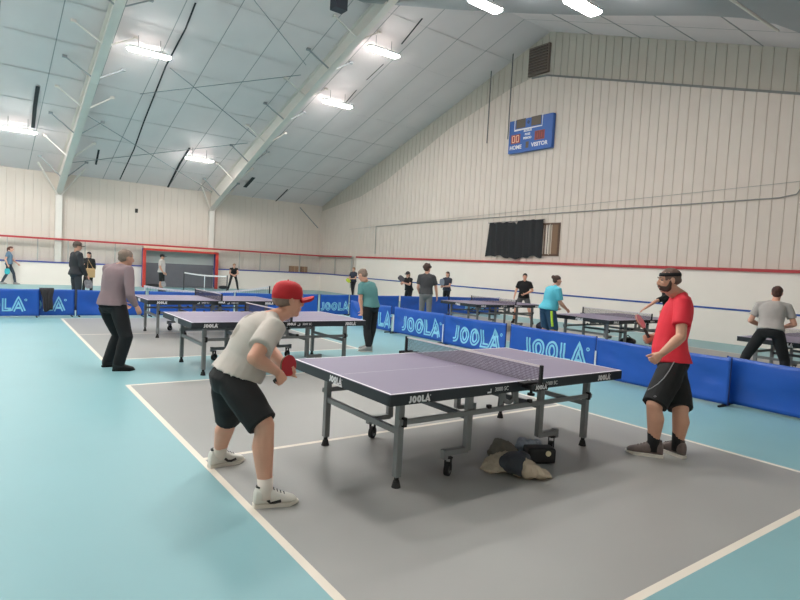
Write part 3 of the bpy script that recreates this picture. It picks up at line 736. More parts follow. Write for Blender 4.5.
for (a, b, lb) in (((83, 113), (212, 192), 'thin bracing rod running down to the foot of the middle roof frame'), ((68, 163), (248, 143), 'thin bracing rod crossing low between the two roof frames'), ((140, 94), (301, 75), 'thin bracing rod crossing high between the two roof frames'), ((170, 68), (256, 137), 'thin bracing rod slanting right of the highest left ceiling light'), ((254, 0), (306, 65), 'topmost thin bracing rod slanting to the middle roof frame')):
    mb = MB(); mb.tube([WW(ceilpt(*a, .22)), WW(ceilpt(*b, .22))], .012, 6); tag(mb.build('bracing_rod', mat('rod grey', (128, 136, 140), .6)), lb, 'rod')
mb = MB(); mb.tube([WW(ceilpt(726, -4, .5, False)), WW(ceilpt(778, 31, .5, False))], .03, 8); tag(mb.build('bracing_rod', M_steel), 'pale brace slanting down at the top right corner of the photo', 'rod')
mb = MB(); a, b = wallpt(300, 207.5, y=YB-.3), wallpt(318, 228, y=YB-.06); mb.tube([WW(a), WW(b)], .025, 8); tag(mb.build('corner_brace', mat('rod grey', (128, 136, 140), .6)), 'thin grey brace in the far corner of the hall under the eave', 'rod')
# ceiling lights
M_lamp = bpy.data.materials.new('lamp diffuser'); M_lamp.use_nodes = True; bs = M_lamp.node_tree.nodes['Principled BSDF']
bs.inputs['Base Color'].default_value = (.9, .9, .9, 1); bs.inputs['Emission Color'].default_value = (1, .965, .92, 1); bs.inputs['Emission Strength'].default_value = 74
M_fill = M_lamp.copy(); M_fill.name = 'added ceiling glow'; M_fill.node_tree.nodes['Principled BSDF'].inputs['Emission Strength'].default_value = 1.5  # not a real lens: glow added above each lamp to brighten the ceiling
M_hous = mat('lamp housing', (215, 216, 214), .5)
def light(loc, label, L=1.3, group=None):
    r = thing('ceiling_light', label, 'ceiling light', WW(loc), group)
    def P(u, v, z): return WW(loc) + W(u*L/2, v*.17, z)
    out = [(-1, -.55), (-.88, -1), (.88, -1), (1, -.55), (1, .55), (.88, 1), (-.88, 1), (-1, .55)]
    def prism(name, k, z0, z1, m):
        mb = MB(); lo = [P(u*k, v*k, z0) for u, v in out]; hi = [P(u*k, v*k, z1) for u, v in out]
        mb.add(lo+hi, [tuple(range(8))[::-1], tuple(range(8, 16))] + [(i, (i+1) % 8, 8+(i+1) % 8, 8+i) for i in range(8)]); mb.build(name, m, r)
    prism('housing', 1.0, 0, .06, M_hous); prism('diffuser', .95, -.035, -.001, M_lamp); prism('added_ceiling_glow', .8, .061, .07, M_fill)
    h = ceil_z(loc.y)-loc.z
    for u in (-.5, .5): mb = MB(); mb.tube([P(u, 0, .06), P(u, 0, h-.02)], .008, 6); mb.build('hanger', M_dark, r)
    return r
for px, py, far, lb, L in ((149.5, 53, True, 'bright ceiling light left of the long dark ceiling seam', 1.35), (18, 130, True, 'bright ceiling light at the left edge of the photo', 1.25), (199.5, 159.5, True, 'lowest bright ceiling light just left of the middle roof frame', 1.25),
                            (383.5, 52, True, 'bright ceiling light right of the middle roof frame, the upper of two', 1.35), (337.5, 104, True, 'bright ceiling light right of the middle roof frame, the lower of two', 1.35),
                            (485.5, 5, False, 'bright ceiling light at the top edge, left of the other one', 1.15), (583, 6, False, 'bright ceiling light at the top edge above the gable vent, rightmost', 1.15)):
    light(ceilpt(px, py, .5 if far else .95, far), lb, L)
for x in (-8.0, -3.6, 2.4, 9.8):  # unseen lamps, added out of view to light the hall and near floor
    for y in (23.1, 17.0, 13.85, 9.7, 6.1, 2.2):
        q = WW(V((x, y, ceil_z(y)-.5))); d_ = q-CAM; f_ = d_.dot(FW)
        if f_ > .5:
            px, py = 400+FPX*d_.dot(RT)/f_, 300-FPX*d_.dot(UP)/f_
            if -45 < px < 845 and -25 < py < 640: continue      # the photo shows no lamp there
        light(V((x, y, ceil_z(y)-.5)), 'added ceiling light, out of view', 1.3, 'added ceiling lights out of view')
# small dark speaker under the ridge
t = ceilpt(339, 3, .45); mb = MB(); mb.box(WW(t), (.42, .35, .45), axB); tag(mb.build('speaker', mat('speaker grey', (62, 66, 76), .7)), 'dark grey box hanging under the ridge at the top of the photo', 'speaker')
# goal set before the back boards
gy, gz = 26.6, 2.0; gx0, gx1 = wallpt(144, 270, y=gy).x, wallpt(216.5, 270, y=gy).x
t = thing('goal', 'wide goal with red posts and grey back standing at the back boards', 'goal', W((gx0+gx1)/2, gy, 0))
M_gr = mat('goal red', (196, 62, 52), .5)
for x in (gx0, gx1):
    mb = MB(); mb.box(W(x, gy, gz/2-.04), (.13, .13, gz-.08), axB); mb.build('post', M_gr, t)
mb = MB(); mb.box(W((gx0+gx1)/2, gy, gz-.13), (gx1-gx0+.13, .13, .10), axB); mb.build('crossbar', M_gr, t)
mb = MB(); mb.box(W((gx0+gx1)/2, gy+.18, gz-.02), (gx1-gx0+.1, .42, .10), axB); mb.build('top_board', mat('goal cream', (214, 196, 172), .6), t)
mb = MB(); mb.box(W((gx0+gx1)/2, gy+.40, .62), (gx1-gx0-.1, .04, 1.2), axB); mb.build('back_pad', mat('goal pad grey', (100, 100, 106), .8, var=.1, scale=5), t)
mb = MB(); mb.box(W((gx0+gx1)/2, gy+.40, 1.55), (gx1-gx0-.1, .03, .68), axB); mb.build('back_sheet', mat('goal sheet', (176, 180, 178), .7, var=.06, scale=2), t)
for x in (gx0, gx1):
    mb = MB(); mb.box(W(x, gy+.22, gz/2), (.04, .38, gz-.1), axB); mb.build('side_board', mat('goal side blue', (70, 84, 150), .6), t)
for x, w_ in ((gx0+.5, .75), (gx1+.4, .55)):
    mb = MB(); b_ = W(x, gy-.02 if x > 8 else gy+.18, .09); mb.ell(b_, W(w_/2, 0), W(0, .14), V((0, 0, .09)), 14, 8); o = mb.build('duffel_bag', mat('bag black', (34, 35, 40), .8), None, True)
    tag(o, 'black duffel bag lying inside the goal' if x < 8 else 'black duffel bag lying right of the goal', 'bag')
# cardboard boxes on the ledge behind the glass
for px, w_, lb in ((293.5, .5, 'brown cardboard box behind the rink glass, the left one'), (303.5, .38, 'brown cardboard box behind the rink glass, the right one')):
    q = wallpt(px, 272, y=BYY+.17); t = thing('cardboard_box', lb, 'box', WW(V((q.x, q.y, 1.058))))
    mb = MB(); mb.box(W(q.x, q.y, 1.058+.17), (w_, .26, .34), axB); mb.build('carton', mat('cardboard', (158, 122, 98), .8, var=.06, scale=8), t)
    mb = MB(); mb.box(W(q.x, q.y-.131, 1.058+.17), (.05, .003, .34), axB); mb.box(W(q.x, q.y, 1.058+.341), (w_*.98, .05, .003), axB); mb.build('tape', mat('packing tape', (185, 155, 120), .4), t)
# ------------------------------------------------------------------ tables
M_top = mat('table top violet', (128, 118, 142), .45, var=.025, scale=3); M_tl = mat('table line', (235, 232, 236), .5)
M_ap = mat('table apron', (36, 43, 49), .5); M_leg = mat('table leg grey', (130, 133, 134), .45, .25, var=.05, scale=8); M_legd = mat('table brace dark', (82, 88, 94), .5, .2)
M_rub = mat('rubber black', (24, 24, 26), .7); M_txt = mat('white print', (235, 235, 238), .5); M_whl = mat('caster grey', (96, 98, 100), .5)
def make_table(label, loc):
    r = thing('table_tennis_table', label, 'table', loc, None); L = V(loc)
    P = lambda x, y, z: L + V((x-1.37, y-.7625, z))
    for h in (0, 1):
        x0 = 0 if h == 0 else 1.373; x1 = 1.367 if h == 0 else 2.74; xc = (x0+x1)/2
        mb = MB(); mb.box(P(xc, .7625, .7575), (x1-x0, 1.525, .005))
        z = .7603; e = .02
        for (a, b, c, d) in ((x0, x1, 0, e), (x0, x1, 1.525-e, 1.525), (x0, x1, .761, .764), ((x0, x0+e, 0, 1.525) if h == 0 else (x1-e, x1, 0, 1.525))):
            mb.add([P(a, c, z), P(b, c, z), P(b, d, z), P(a, d, z)], [(0, 1, 2, 3)], 1); z += .0002
        top = mb.build('tabletop', [M_top, M_tl], r)
        mb = MB()
        for y in (.012, 1.513): mb.box(P(xc, y, .7155), (x1-x0, .024, .079))
        for x in (x0+.012, x1-.012): mb.box(P(x, .7625, .7155), (.024, 1.5, .079))
        for y in (.5, 1.02): mb.box(P(xc, y, .722), (x1-x0-.05, .03, .03))
        ap = mb.build('apron', M_ap, r); mb = MB(); X = V((1, 0, 0)); Z = V((0, 0, 1))
        lx = .26 if h == 0 else 2.46
        logo(mb, P(lx, -.001, .711), X, Z, .050, False, 0, 0, .28, .0012)
        put_text(mb, '3000 SC', P(1.09 if h == 0 else 1.70, -.001, .713), X, Z, .046, .0008, bold=.0)
        q = P(.95 if h == 0 else 1.56, -.001, .711); mb.strip([q+V((-.02, 0, -.014)), q+V((.018, 0, -.014)), q+V((.018, 0, .014))], .012, (0, -1, 0), .0012)
        if h == 0:
            logo(mb, P(-.001, .76, .716), V((0, -1, 0)), Z, .052, False, 0, 0, .26, .0012)
            mb.strip([P(-.001, .80, .684), P(-.001, .66, .684)], .014, (-1, 0, 0), .001)
        sub(mb, 'printed_logo', M_txt, ap)
        lgx = .235 if h == 0 else 2.475; wx_ = .93 if h == 0 else 1.81; sg = -1 if h == 0 else 1
        for y in (.197, 1.303):
            mb = MB(); mb.box(P(lgx, y, .39), (.05, .05, .62)); lg = mb.build('leg', M_leg, r)
            mb = MB(); mb.cyl(P(lgx, y, .05), P(lgx, y, .085), .018, 12); mb.cyl(P(lgx, y, 0), P(lgx, y, .05), .036, 14, .024); sub(mb, 'foot', M_rub, lg, False)
            mb = MB(); mb.box(P(wx_, y, .445), (.055, .045, .53)); mb.box(P(wx_+sg*.12, y, .19), (.24, .05, .045)); mb.box(P(wx_+sg*.235, y, .18), (.035, .055, .075)); wl = mb.build('wheel_leg', M_leg, r)
            mb = MB(); wc = P(wx_+sg*.19, y, .055)
            fa_ = (V((.866, .5, 0)), V((-.5, .866, 0)), V((0, 0, 1))); mb.box(wc-fa_[1]*.024+V((0, 0, .045)), (.035, .006, .10), fa_); mb.box(wc+fa_[1]*.024+V((0, 0, .045)), (.035, .006, .10), fa_); mb.box(wc+V((0, 0, .095)), (.05, .054, .012)); cs = sub(mb, 'caster_fork', M_rub, wl)
            mb = MB(); wa = V((-.5, .866, 0)); mb.cyl(wc-wa*.018, wc+wa*.018, .055, 20); mb.cyl(wc-wa*.0195, wc+wa*.0195, .034, 16, None, 1); sub(mb, 'caster_wheel', [M_rub, M_whl], wl)
        mb = MB(); mb.box(P(lgx, .75, .42), (.03, 1.06, .045)); mb.build('end_rail', M_leg, r)
        mb = MB(); mb.box(P(wx_, .75, .455), (.03, 1.06, .045)); mb.build('cross_rail', M_legd, r)
        for y in (.197, 1.303):
            mb = MB(); mb.beam(P(lgx, y, .66), P(lgx+sg*-.42, y+.0, .67), .03, .025); mb.build('brace', M_legd, r)
    for y in (.160, 1.340):
        mb = MB(); mb.box(P(1.355, y, .50), (2.30, .022, .04)); mb.build('side_rail', M_leg, r)
        for x in (.25, 2.46): mb = MB(); mb.box(P(x, y, .50), (.03, .035, .07)); mb.build('rail_clip', M_rub, r)
        for x in (1.12, 1.62): mb = MB(); mb.box(P(x, y, .53), (.035, .03, .03)); mb.build('rail_stop', M_rub, r)
        mb = MB(); c = P(1.37, y+.03, .60)
        mb.strip([c+V((.062*math.cos(a), 0, .062*math.sin(a))) for a in [2*math.pi*i/20 for i in range(20)]], .035, (0, -1, 0), .02, 0, True)
        mb.beam(P(1.29, y+.02, .70), P(1.27, y+.02, .48), .02, .045); mb.beam(P(1.45, y+.02, .70), P(1.47, y+.02, .48), .02, .045); mb.box(P(1.37, y+.03, .68), (.24, .03, .03))
        mb.build('folding_bracket', M_leg, r)
    for y, sg in ((-.1525, -1), (1.6775, 1)):
        mb = MB(); mb.box(P(1.37, y, .825), (.025, .022, .175)); mb.box(P(1.37, y-sg*.09, .725), (.10, .18, .03)); mb.box(P(1.37, y-sg*.13, .752), (.20, .10, .012)); mb.cyl(P(1.37, y-sg*.09, .665), P(1.37, y-sg*.09, .71), .012, 10); mb.cyl(P(1.37, y-sg*.09, .650), P(1.37, y-sg*.09, .668), .03, 14)
        mb.box(P(1.37, y+sg*.002, .735), (.17, .02, .05)); np_ = mb.build('net_post', M_rub, r)
        if sg < 0:
            mb = MB(); logo(mb, P(1.37, y-.013, .738), V((1, 0, 0)), V((0, 0, 1)), .036, False, 0, 0, .26, .0012); sub(mb, 'printed_logo', M_txt, np_)
    mb = MB(); y0, y1, z0, z1 = -.14, 1.665, .765, .897; n = 130
    for i in range(n+1): mb.box(P(1.37, y0+(y1-y0)*i/n, (z0+z1)/2), (.0026, .0026, z1-z0))
    for j in range(11): mb.box(P(1.37, (y0+y1)/2, z0+(z1-z0)*j/10), (.0026, y1-y0, .0026))
    nt_ = mb.build('net', mat('net cord', (70, 66, 80), .8), r)
    mb = MB(); mb.box(P(1.37, .7625, .903), (.006, y1-y0, .016)); sub(mb, 'net_tape', mat('net tape', (216, 206, 210), .6), nt_)
    return r
TB0 = make_table('violet table between the capped man and the red shirted man, nearest table', V((1.37, .7625, 0)))
for x, y, lb in ((-.06+1.37, 4.55+.7625, 'violet table behind the capped man, second from the camera on the left'), (.22+1.37, 8.45+.7625, 'violet table farthest back on the left before the far barriers'),
                 (8.45+1.37, 8.05+.7625, 'violet table at the curly haired man, farthest of those beyond the barriers'), (8.45+1.37, 3.98+.7625, 'violet table at the woman in turquoise, beyond the barriers'), (8.45+1.37, -.10+.7625, 'violet table cut by the right edge, at the man in grey')):
    dup(TB0, V((x, y, 0)), lb)
# ------------------------------------------------------------------ barriers
M_bar = mat('barrier blue', (28, 86, 180), .38, var=.07, scale=4); M_logo = mat('barrier print', (140, 208, 234), .5); M_bard = mat('barrier edge', (18, 40, 100), .6); M_wstrip = mat('white strip', (220, 226, 230), .5)
BH = .665
def barrier(a, b, label, lg=None, front=-1, strip=False, seed=0.0, coat=0.0, w_logo=.36, group=None):
    a, b = V((*a, 0)), V((*b, 0)); d = (b-a); L = d.length; d.normalize(); n = V((d.y, -d.x, 0))*1.0       # n: right of a->b
    r = thing('barrier', label, 'barrier', (a+b)/2, group)
    NU, NZ = 44, 12; mb = MB()
    def sh(u, z):
        e = min(1, u*8, (1-u)*8)
        w = .05*abs(noise.noise(V((u*L*1.1+z*1.3+seed, z*.9-u*1.5, seed+9)))) - .02 + .035*noise.noise(V((u*L*1.5+seed, z*1.2+u*2.5, seed))) + .014*noise.noise(V((u*L*3+z*5, z*2-u*4, seed+3)))
        return w*e*(.35+math.sin(math.pi*z))
    for sd in (0, 1):
        vs = []
        for i in range(NU+1):
            for j in range(NZ+1):
                u, z = i/NU, j/NZ
                vs.append(a + d*(.02+u*(L-.04)) + n*(sh(u, z) + (-.011 if sd == 0 else .011)) + V((0, 0, .03 + z*(BH-.03) - .012*math.sin(math.pi*u)*z)))
        mb.add(vs, [(i*(NZ+1)+j, (i+1)*(NZ+1)+j, (i+1)*(NZ+1)+j+1, i*(NZ+1)+j+1) for i in range(NU) for j in range(NZ)])
    K = (NU+1)*(NZ+1)
    rim = [(i, 0) for i in range(NU+1)] + [(NU, j) for j in range(1, NZ+1)] + [(i, NZ) for i in range(NU-1, -1, -1)] + [(0, j) for j in range(NZ-1, 0, -1)]
    ids = [i*(NZ+1)+j for i, j in rim]; m_ = len(ids)
    mb.f += [(ids[k], ids[(k+1) % m_], K+ids[(k+1) % m_], K+ids[k]) for k in range(m_)]; mb.mi += [0]*m_
    pn = mb.build('panel', M_bar, r, True)
    for p in (a+d*.02, b-d*.02): mb = MB(); mb.tube([p+V((0, 0, .02)), p+V((0, 0, BH+.008))], .012, 8); mb.build('frame_post', M_bard, r)
    for p in (a+d*.07, b-d*.07):
        mb = MB(); mb.beam(p-n*.15+V((0, 0, .012)), p+n*.15+V((0, 0, .012)), .025, .024); mb.build('foot', M_rub, r)
    if strip:
        mb = MB(); q = a+d*.035; mb.box(q+n*front*.035+V((0, 0, .25)), (.03, .004, .40), (d, n, V((0, 0, 1)))); mb.build('edge_strip', M_wstrip, r)
    if lg is not None:
        mb = MB(); N = n*front; X = V((0, 0, 1)).cross(N)
        X = X if True else X
        logo(mb, (a+b)/2 + X*lg + N*.018 + V((0, 0, .29)), X, V((0, 0, 1)), w_logo, True, 0, 1, .27, .002)
        for v_ in range(len(mb.v)):
            p = mb.v[v_]; u = min(1, max(0, ((p-a).dot(d)-.02)/(L-.04))); z = min(1, max(0, (p.z-.03)/(BH-.03))); mb.v[v_] = p + n*sh(u, z)
        sub(mb, 'printed_logo', [M_logo, M_bar], pn)
    return r
bx = 5.9; ysB = [onX(*p, bx).y for p in ((351, 299.5), (392, 306.6), (443.7, 314), (507.5, 323.7), (595.3, 338.8), (728, 358))]; ysB.append(ysB[-1]-2.05)
for k_, lb in enumerate(('blue barrier with white lettering behind the teal shirted man, in the row along the middle', 'blue lettered barrier in front of the man in grey jeans', 'blue lettered barrier behind the net of the nearest table, under the farthest right table', 'blue lettered barrier below the woman in turquoise', 'plain blue barrier behind the red shirted man', 'plain blue barrier at the right edge of the photo')):
    y0, y1 = ysB[k_], ysB[k_+1]; y0 += .10 if k_ == 5 else 0; y1 -= .12 if k_ == 4 else 0; o_ = .11 if k_ == 5 else .06 if k_ % 2 else -.02
    barrier((bx+o_, y0-.03), (bx+o_+(.05 if k_ < 4 else -.03), y1+.03), lb, .30 if k_ == 0 else .12 if k_ < 4 else None, 1, k_ in (1, 2, 4), k_*3.7)
yf = 12.78; fx = [onY(px, py, yf).x for px, py in ((40.5, 289), (77, 290), (147.5, 291), (235, 294), (319.5, 296), (349.5, 296.4), (400, 297.5), (449, 298.7), (500, 301))]
for xa, xb, dy, lg, lb in ((fx[0]-2.05, fx[0], 0, .18, 'blue lettered barrier at the left edge of the photo'), (fx[1]-2.0, fx[1]-.02, .10, .22, 'blue lettered barrier half hidden behind the dark coat'), (fx[1]-.01, fx[2]-.03, .04, None, 'plain blue barrier behind the mauve shirted man'),
                           (fx[2]+.02, fx[3]-.02, 0, None, 'plain blue barrier behind the farthest left table'), (fx[3]+.02, fx[4]-.02, .03, None, 'plain blue barrier behind the red cap'), (fx[4]+.02, fx[5]-.02, 0, .04, 'blue lettered barrier between the red cap and the teal shirted man'),
                           (fx[5]+.02, fx[6]-.02, .02, None, 'plain blue barrier in the back corner right of the teal shirted man'), (fx[6]+.02, fx[7]-.02, 0, None, 'plain blue barrier behind the legs of the curly haired man'), (fx[7]+.02, fx[8]-.02, .02, 0, 'blue lettered barrier seen under the farthest right table')):
    barrier((xa, yf+dy), (xb, yf+dy), lb, lg, 1, abs(xa-fx[2]) < .1, xa*2.1, w_logo=.30 if xa < fx[4] else .27)
# coat over the joint of two barriers
t = thing('coat', 'dark coat hung over the blue barrier at the left', 'coat', V((-1.13, yf, .2)))
M_coat = mat('coat dark', (52, 50, 54), .85, var=.12, scale=12); mb = MB(); NU, NZ = 20, 16
for sd in (0, 1):
    vs = []
    for i in range(NU+1):
        for j in range(NZ+1):
            u, s_ = i/NU-.5, j/NZ
            wd_ = .30*(1-.45*s_) + .02*math.sin(s_*9); fld = .018*math.sin(u*24+s_*3)*(s_+.2)
            if s_ < .14: q = V((u*wd_, .03-.10*s_/.14*.5, BH+.028+.01*math.sin(math.pi*s_/.14)))
            else: q = V((u*wd_ + .04*s_, -.032-.03*s_+fld, BH+.025-(s_-.14)*.62 + .03*math.sin(u*5)*s_))
            vs.append(V((-1.13, yf, 0)) + q + V((0, -.016*sd, 0)))
    mb.add(vs, [(i*(NZ+1)+j, (i+1)*(NZ+1)+j, (i+1)*(NZ+1)+j+1, i*(NZ+1)+j+1) for i in range(NU) for j in range(NZ)])
K = (NU+1)*(NZ+1); rim = [(i, 0) for i in range(NU+1)] + [(NU, j) for j in range(1, NZ+1)] + [(i, NZ) for i in range(NU-1, -1, -1)] + [(0, j) for j in range(NZ-1, 0, -1)]
ids = [i*(NZ+1)+j for i, j in rim]; m_ = len(ids); mb.f += [(ids[k], ids[(k+1) % m_], K+ids[(k+1) % m_], K+ids[k]) for k in range(m_)]; mb.mi += [0]*m_
mb.build('cloth', M_coat, t, True)
# ------------------------------------------------------------------ nets in the far courts
def court_net(a, b, za, zb, label, cols, sag=.08):
    a, b = V((a.x, a.y, 0)), V((b.x, b.y, 0)); t = thing('pickleball_net', label, 'net', (a+b)/2); d = (b-a).normalized(); s = V((-d.y, d.x, 0)); L = (b-a).length
    for p, z, m in ((a, za, cols[0]), (b, zb, cols[1])):
        mb = MB(); mb.tube([p, p+V((0, 0, z))], .022, 10); mb.beam(p-s*.3+V((0, 0, .02)), p+s*.3+V((0, 0, .02)), .04, .04); mb.build('post', m, t)
    top = lambda u: a.lerp(b, u) + V((0, 0, za+(zb-za)*u - sag*4*u*(1-u) - .03))
    mb = MB(); pts = [top(i/16) for i in range(17)]
    mb.strip(pts, .06, s, .006); nt2 = mb.build('tape', mat('net tape white', (232, 232, 232), .6), t)
    mb = MB(); n = max(30, int(L/.07))
    for i in range(n+1):
        q = top(i/n); mb.box(V((q.x, q.y, (q.z+.08)/2)), (.004, .004, q.z-.08))
    for j in range(10): mb.tube([V((q.x, q.y, .08+(q.z-.08)*j/10)) for q in pts], .002, 4)
    mb.build('mesh', mat('net black', (80, 84, 88), .8), t)
    mb = MB(); q = top(.5); mb.box(V((q.x, q.y, q.z/2)) - s*.01, (.05, .006, q.z), (d, s, V((0, 0, 1)))); mb.build('centre_strap', M_wstrip, t)
g1, g2 = floor_at(183.5, 25.3), floor_at(226.5, 23.5)
court_net(g1, g2, .93, .93, 'pickleball net standing before the goal', (M_dark, M_dark), .05)
court_net(V((1.13, 13.15, 0)), V((4.75, 13.35, 0)), .80, .86, 'low sagging net just behind the barriers of the farthest left table', (M_wstrip, M_dark), .16)
# ------------------------------------------------------------------ things on the floor by the nearest table
t = thing('tote_bag', 'crumpled beige bag with charcoal middle lying under the nearest table', 'bag', V((1.33, .06, 0)))
M_bg = mat('bag beige', (186, 172, 152), .85, var=.10, scale=14, bump=.3, bscale=30); M_bgc = mat('bag charcoal', (62, 66, 74), .8, var=.1, scale=14); M_bgg = mat('bag olive grey', (112, 108, 100), .85, var=.12, scale=12)
def lump(secs, vox, fold, seed=0): m = MB(); m.loft(secs, 18, True, 0, 2.4); return solid(m, vox, 3, fold, 22, seed)
def G(px, py, z=0.0): return ground(px, py, z)
def band(name, pts, hs, ws, m, fold=.008, seed=0):
    secs = []
    for i, (p, h, w) in enumerate(zip(pts, hs, ws)):
        a, b = pts[max(0, i-1)], pts[min(len(pts)-1, i+1)]; d = V((b.x-a.x, b.y-a.y, 0)).normalized(); s = V((-d.y, d.x, 0))
        secs.append((V((p.x, p.y, h/2+.004)), s*w/2, V((0, 0, h/2))))
    lump(secs, .009, fold, seed).build(name, m, t, True)
band('flap', [G(551, 477.5), G(545, 477), G(535, 477), G(524, 477), G(518, 475)], (.015, .05, .10, .15, .16), (.05, .18, .22, .22, .20), M_bg, .016, 1)
band('strap_panel', [G(526, 476), G(517, 474), G(508, 470)], (.165, .185, .15), (.27, .28, .24), M_bgc, .006, 2)
band('body', [G(511, 471), G(503, 469), G(494, 470), G(488, 473)], (.14, .13, .09, .02), (.22, .25, .24, .16), M_bg, .02, 3)
band('lining', [G(517, 462), G(507, 460), G(497, 458), G(492, 460)], (.10, .16, .17, .08), (.12, .18, .20, .12), M_bgg, .014, 4)
t = thing('pouch', 'small black case with a round badge beside the beige bag', 'case', G(541, 466))
d1 = (G(552, 468)-G(531, 468)).normalized(); d2 = V((-d1.y, d1.x, 0)); pc = G(543.5, 466.5)+d2*.11
mb = MB(); mb.box(pc+V((0, 0, .075)), (.25, .15, .13), (d1, d2, V((0, 0, 1)))); solid(mb, .012, 5).build('case_body', mat('case black', (24, 24, 28), .5), t, True)
mb = MB(); q = pc + d1*.045 - d2*.088 + V((0, 0, .105)); mb.cyl(q, q-d2*.006, .024, 18); mb.build('badge', mat('badge cream', (222, 214, 180), .5), t)
t = thing('sports_towel', 'small patterned cloth heaped behind the beige bag', 'cloth', G(528, 457))
mb = MB()
for k_ in range(9):
    rr = random.Random(k_); q = G(520+k_*2.0, 456+rr.uniform(-2, 1)); mb.sphere(q+V((0, 0, .06+rr.uniform(0, .045))), rr.uniform(.045, .065), 12, 8)
tw = solid(mb, .010, 2, .012, 24, 5); mcl = mat('towel pattern', (150, 158, 172), .9, var=.7, scale=22); tw.build('cloth', mcl, t, True)
mb = MB(); q = G(550, 463)
t = thing('shoulder_bag', 'dark bag on the floor under the farthest right table', 'bag', V((11.0, 7.85, 0)))
mb = MB(); mb.ell(V((11.0, 7.85, .14)), (.28, 0, 0), (0, .17, 0), (0, 0, .15)); solid(mb, .02, 2, .01, 10).build('bag_body', mat('bag navy', (40, 38, 58), .8), t, True); mb = MB(); mb.tube([V((10.85, 7.85, .26)), V((10.95, 7.85, .36)), V((11.07, 7.85, .36)), V((11.15, 7.85, .26))], .012, 8); mb.build('handle', M_black, t)
q = V((9.3, 3.2, 0)); q = ground(627, 346)
t = thing('sports_bag', 'low black bag under the table beyond the barrier, left of the red shirted man', 'bag', q)
mb = MB(); mb.ell(q+V((0, 0, .11)), (.3, 0, 0), (0, .16, 0), (0, 0, .11)); solid(mb, .02, 2, .01, 10).build('bag_body', M_black, t, True); mb = MB(); mb.tube([q+V((-.15, 0, .2)), q+V((0, 0, .27)), q+V((.15, 0, .2))], .012, 8); mb.build('handle', M_dark, t)
# ------------------------------------------------------------------ people
def place(px, d, top, tall=1.75):
    f = floor_at(px, d); hz = at(px, top, d); return f, hz.z/tall
M_sk1 = mat('skin fair', (222, 166, 142), .55, var=.06, scale=9, spec=.35); M_sk2 = mat('skin tanned', (205, 156, 132), .55, var=.06, scale=9, spec=.35); M_sk3 = mat('skin light', (214, 164, 142), .6)
M_blk = mat('cloth black', (17, 18, 20), .8, var=.12, scale=7); M_blkp = mat('trousers black', (23, 24, 27), .85, var=.12, scale=7)
M_red_c = mat('cap red', (196, 34, 42), .7, var=.06, scale=12); M_redsh = mat('shirt red', (226, 44, 62), .75, var=.05, scale=8)
M_wsh = mat('shoe white', (226, 222, 214), .5, var=.04, scale=14); M_bsh = mat('shoe brown', (112, 98, 94), .7, var=.3, scale=30); M_sws = mat('sole white', (224, 218, 208), .6); M_dsh = mat('shoe dark', (40, 38, 40), .6); M_gsh = mat('shoe grey', (150, 148, 146), .6)
M_hbr = mat('hair brown', (74, 54, 46), .8, var=.25, scale=40); M_hgr = mat('hair grey', (134, 116, 104), .8, var=.25, scale=40); M_hdk = mat('hair dark', (48, 38, 36), .8, var=.25, scale=40); M_hbl = mat('hair fair', (150, 116, 84), .8, var=.2, scale=40); M_hrd = mat('hair reddish', (96, 58, 50), .8, var=.2, scale=40)
def dirn(*v): return V(v).normalized()
# 1 the capped man at the near end of the table, bent low, facing +x
hr_ = onY(235, 384, .60); hl_ = hr_ + V((.02, .21, 0))
sr_ = onY(274, 327, .50); sl_ = sr_ + V((.03, .37, .01))
kr_ = onY(264, 425, .37); ar_ = V((-.735, .345, .085)); kl_ = onY(229, 419, 1.05); al_ = V((-.765, 1.215, .085))
er_ = onY(254, 358, .34); wr_ = onY(276, 371, .46); el_ = onY(272, 352, .98); wl_ = onY(284, 366, .72)
J = dict(head=onY(288.5, 300.5, .70), face=dirn(1, -.06, -.03), sl=sl_, sr=sr_, el=el_, er=er_, wl=wl_, wr=wr_, hl=hl_, hr=hr_, kl=kl_, kr=kr_, al=al_, ar=ar_, tl=(1, .12, 0), tr=(1, -.25, 0), hunch=.05, headup=(0, 0, 1), headk=1.08)
bc = onY(288.5, 365.5, .60); he = onY(275, 381.5, .53)
M_tee = mat('tee grey', (196, 188, 180), .85, var=.05, scale=9)
base = (al_+ar_)/2; base.z = 0
def loc(px, py, y): return onY(px, py, y) - base
M_tee1 = mat('tee grey printed', (198, 190, 182), .85, var=.05, scale=9, spots=[(tuple(loc(252, 315, .72)), .045), (tuple(loc(248, 316.5, .72)), .035), (tuple(loc(238, 331, .70)), .055), (tuple(loc(236, 334, .70)), .045)], spot_rgb=(150, 142, 132))
M_sock = mat('sock white', (226, 214, 204), .9)
cap_man = human('man in a red cap and grey shirt crouching at the near end of the table', J, 1.0, M_sk1, M_tee1, 'short', M_blk, 'shorts', M_hgr, 'under', M_red_c, M_wsh, M_sws, M_dsh, M_sock, .11,
      girth=1.12, belly=.05, vox=.0062, detail=1, slen=.70, hem=.12, shortf=.97, legk=1.20, armk=1.18, legloose=1.0,
      shoek=1.05, hands=(dict(curl=62, n=(.2, -1, -.2)), dict(curl=68, d=(he-bc).cross(V((.3, -1, .2))).normalized()*-1, n=(-.2, .9, -.1))))
paddle('red table tennis paddle held by the man in the red cap', bc, he-bc, (.42, -.92, .12), mat('rubber red', (186, 38, 46), .5), mat('rubber sheet black', (30, 30, 32), .5))
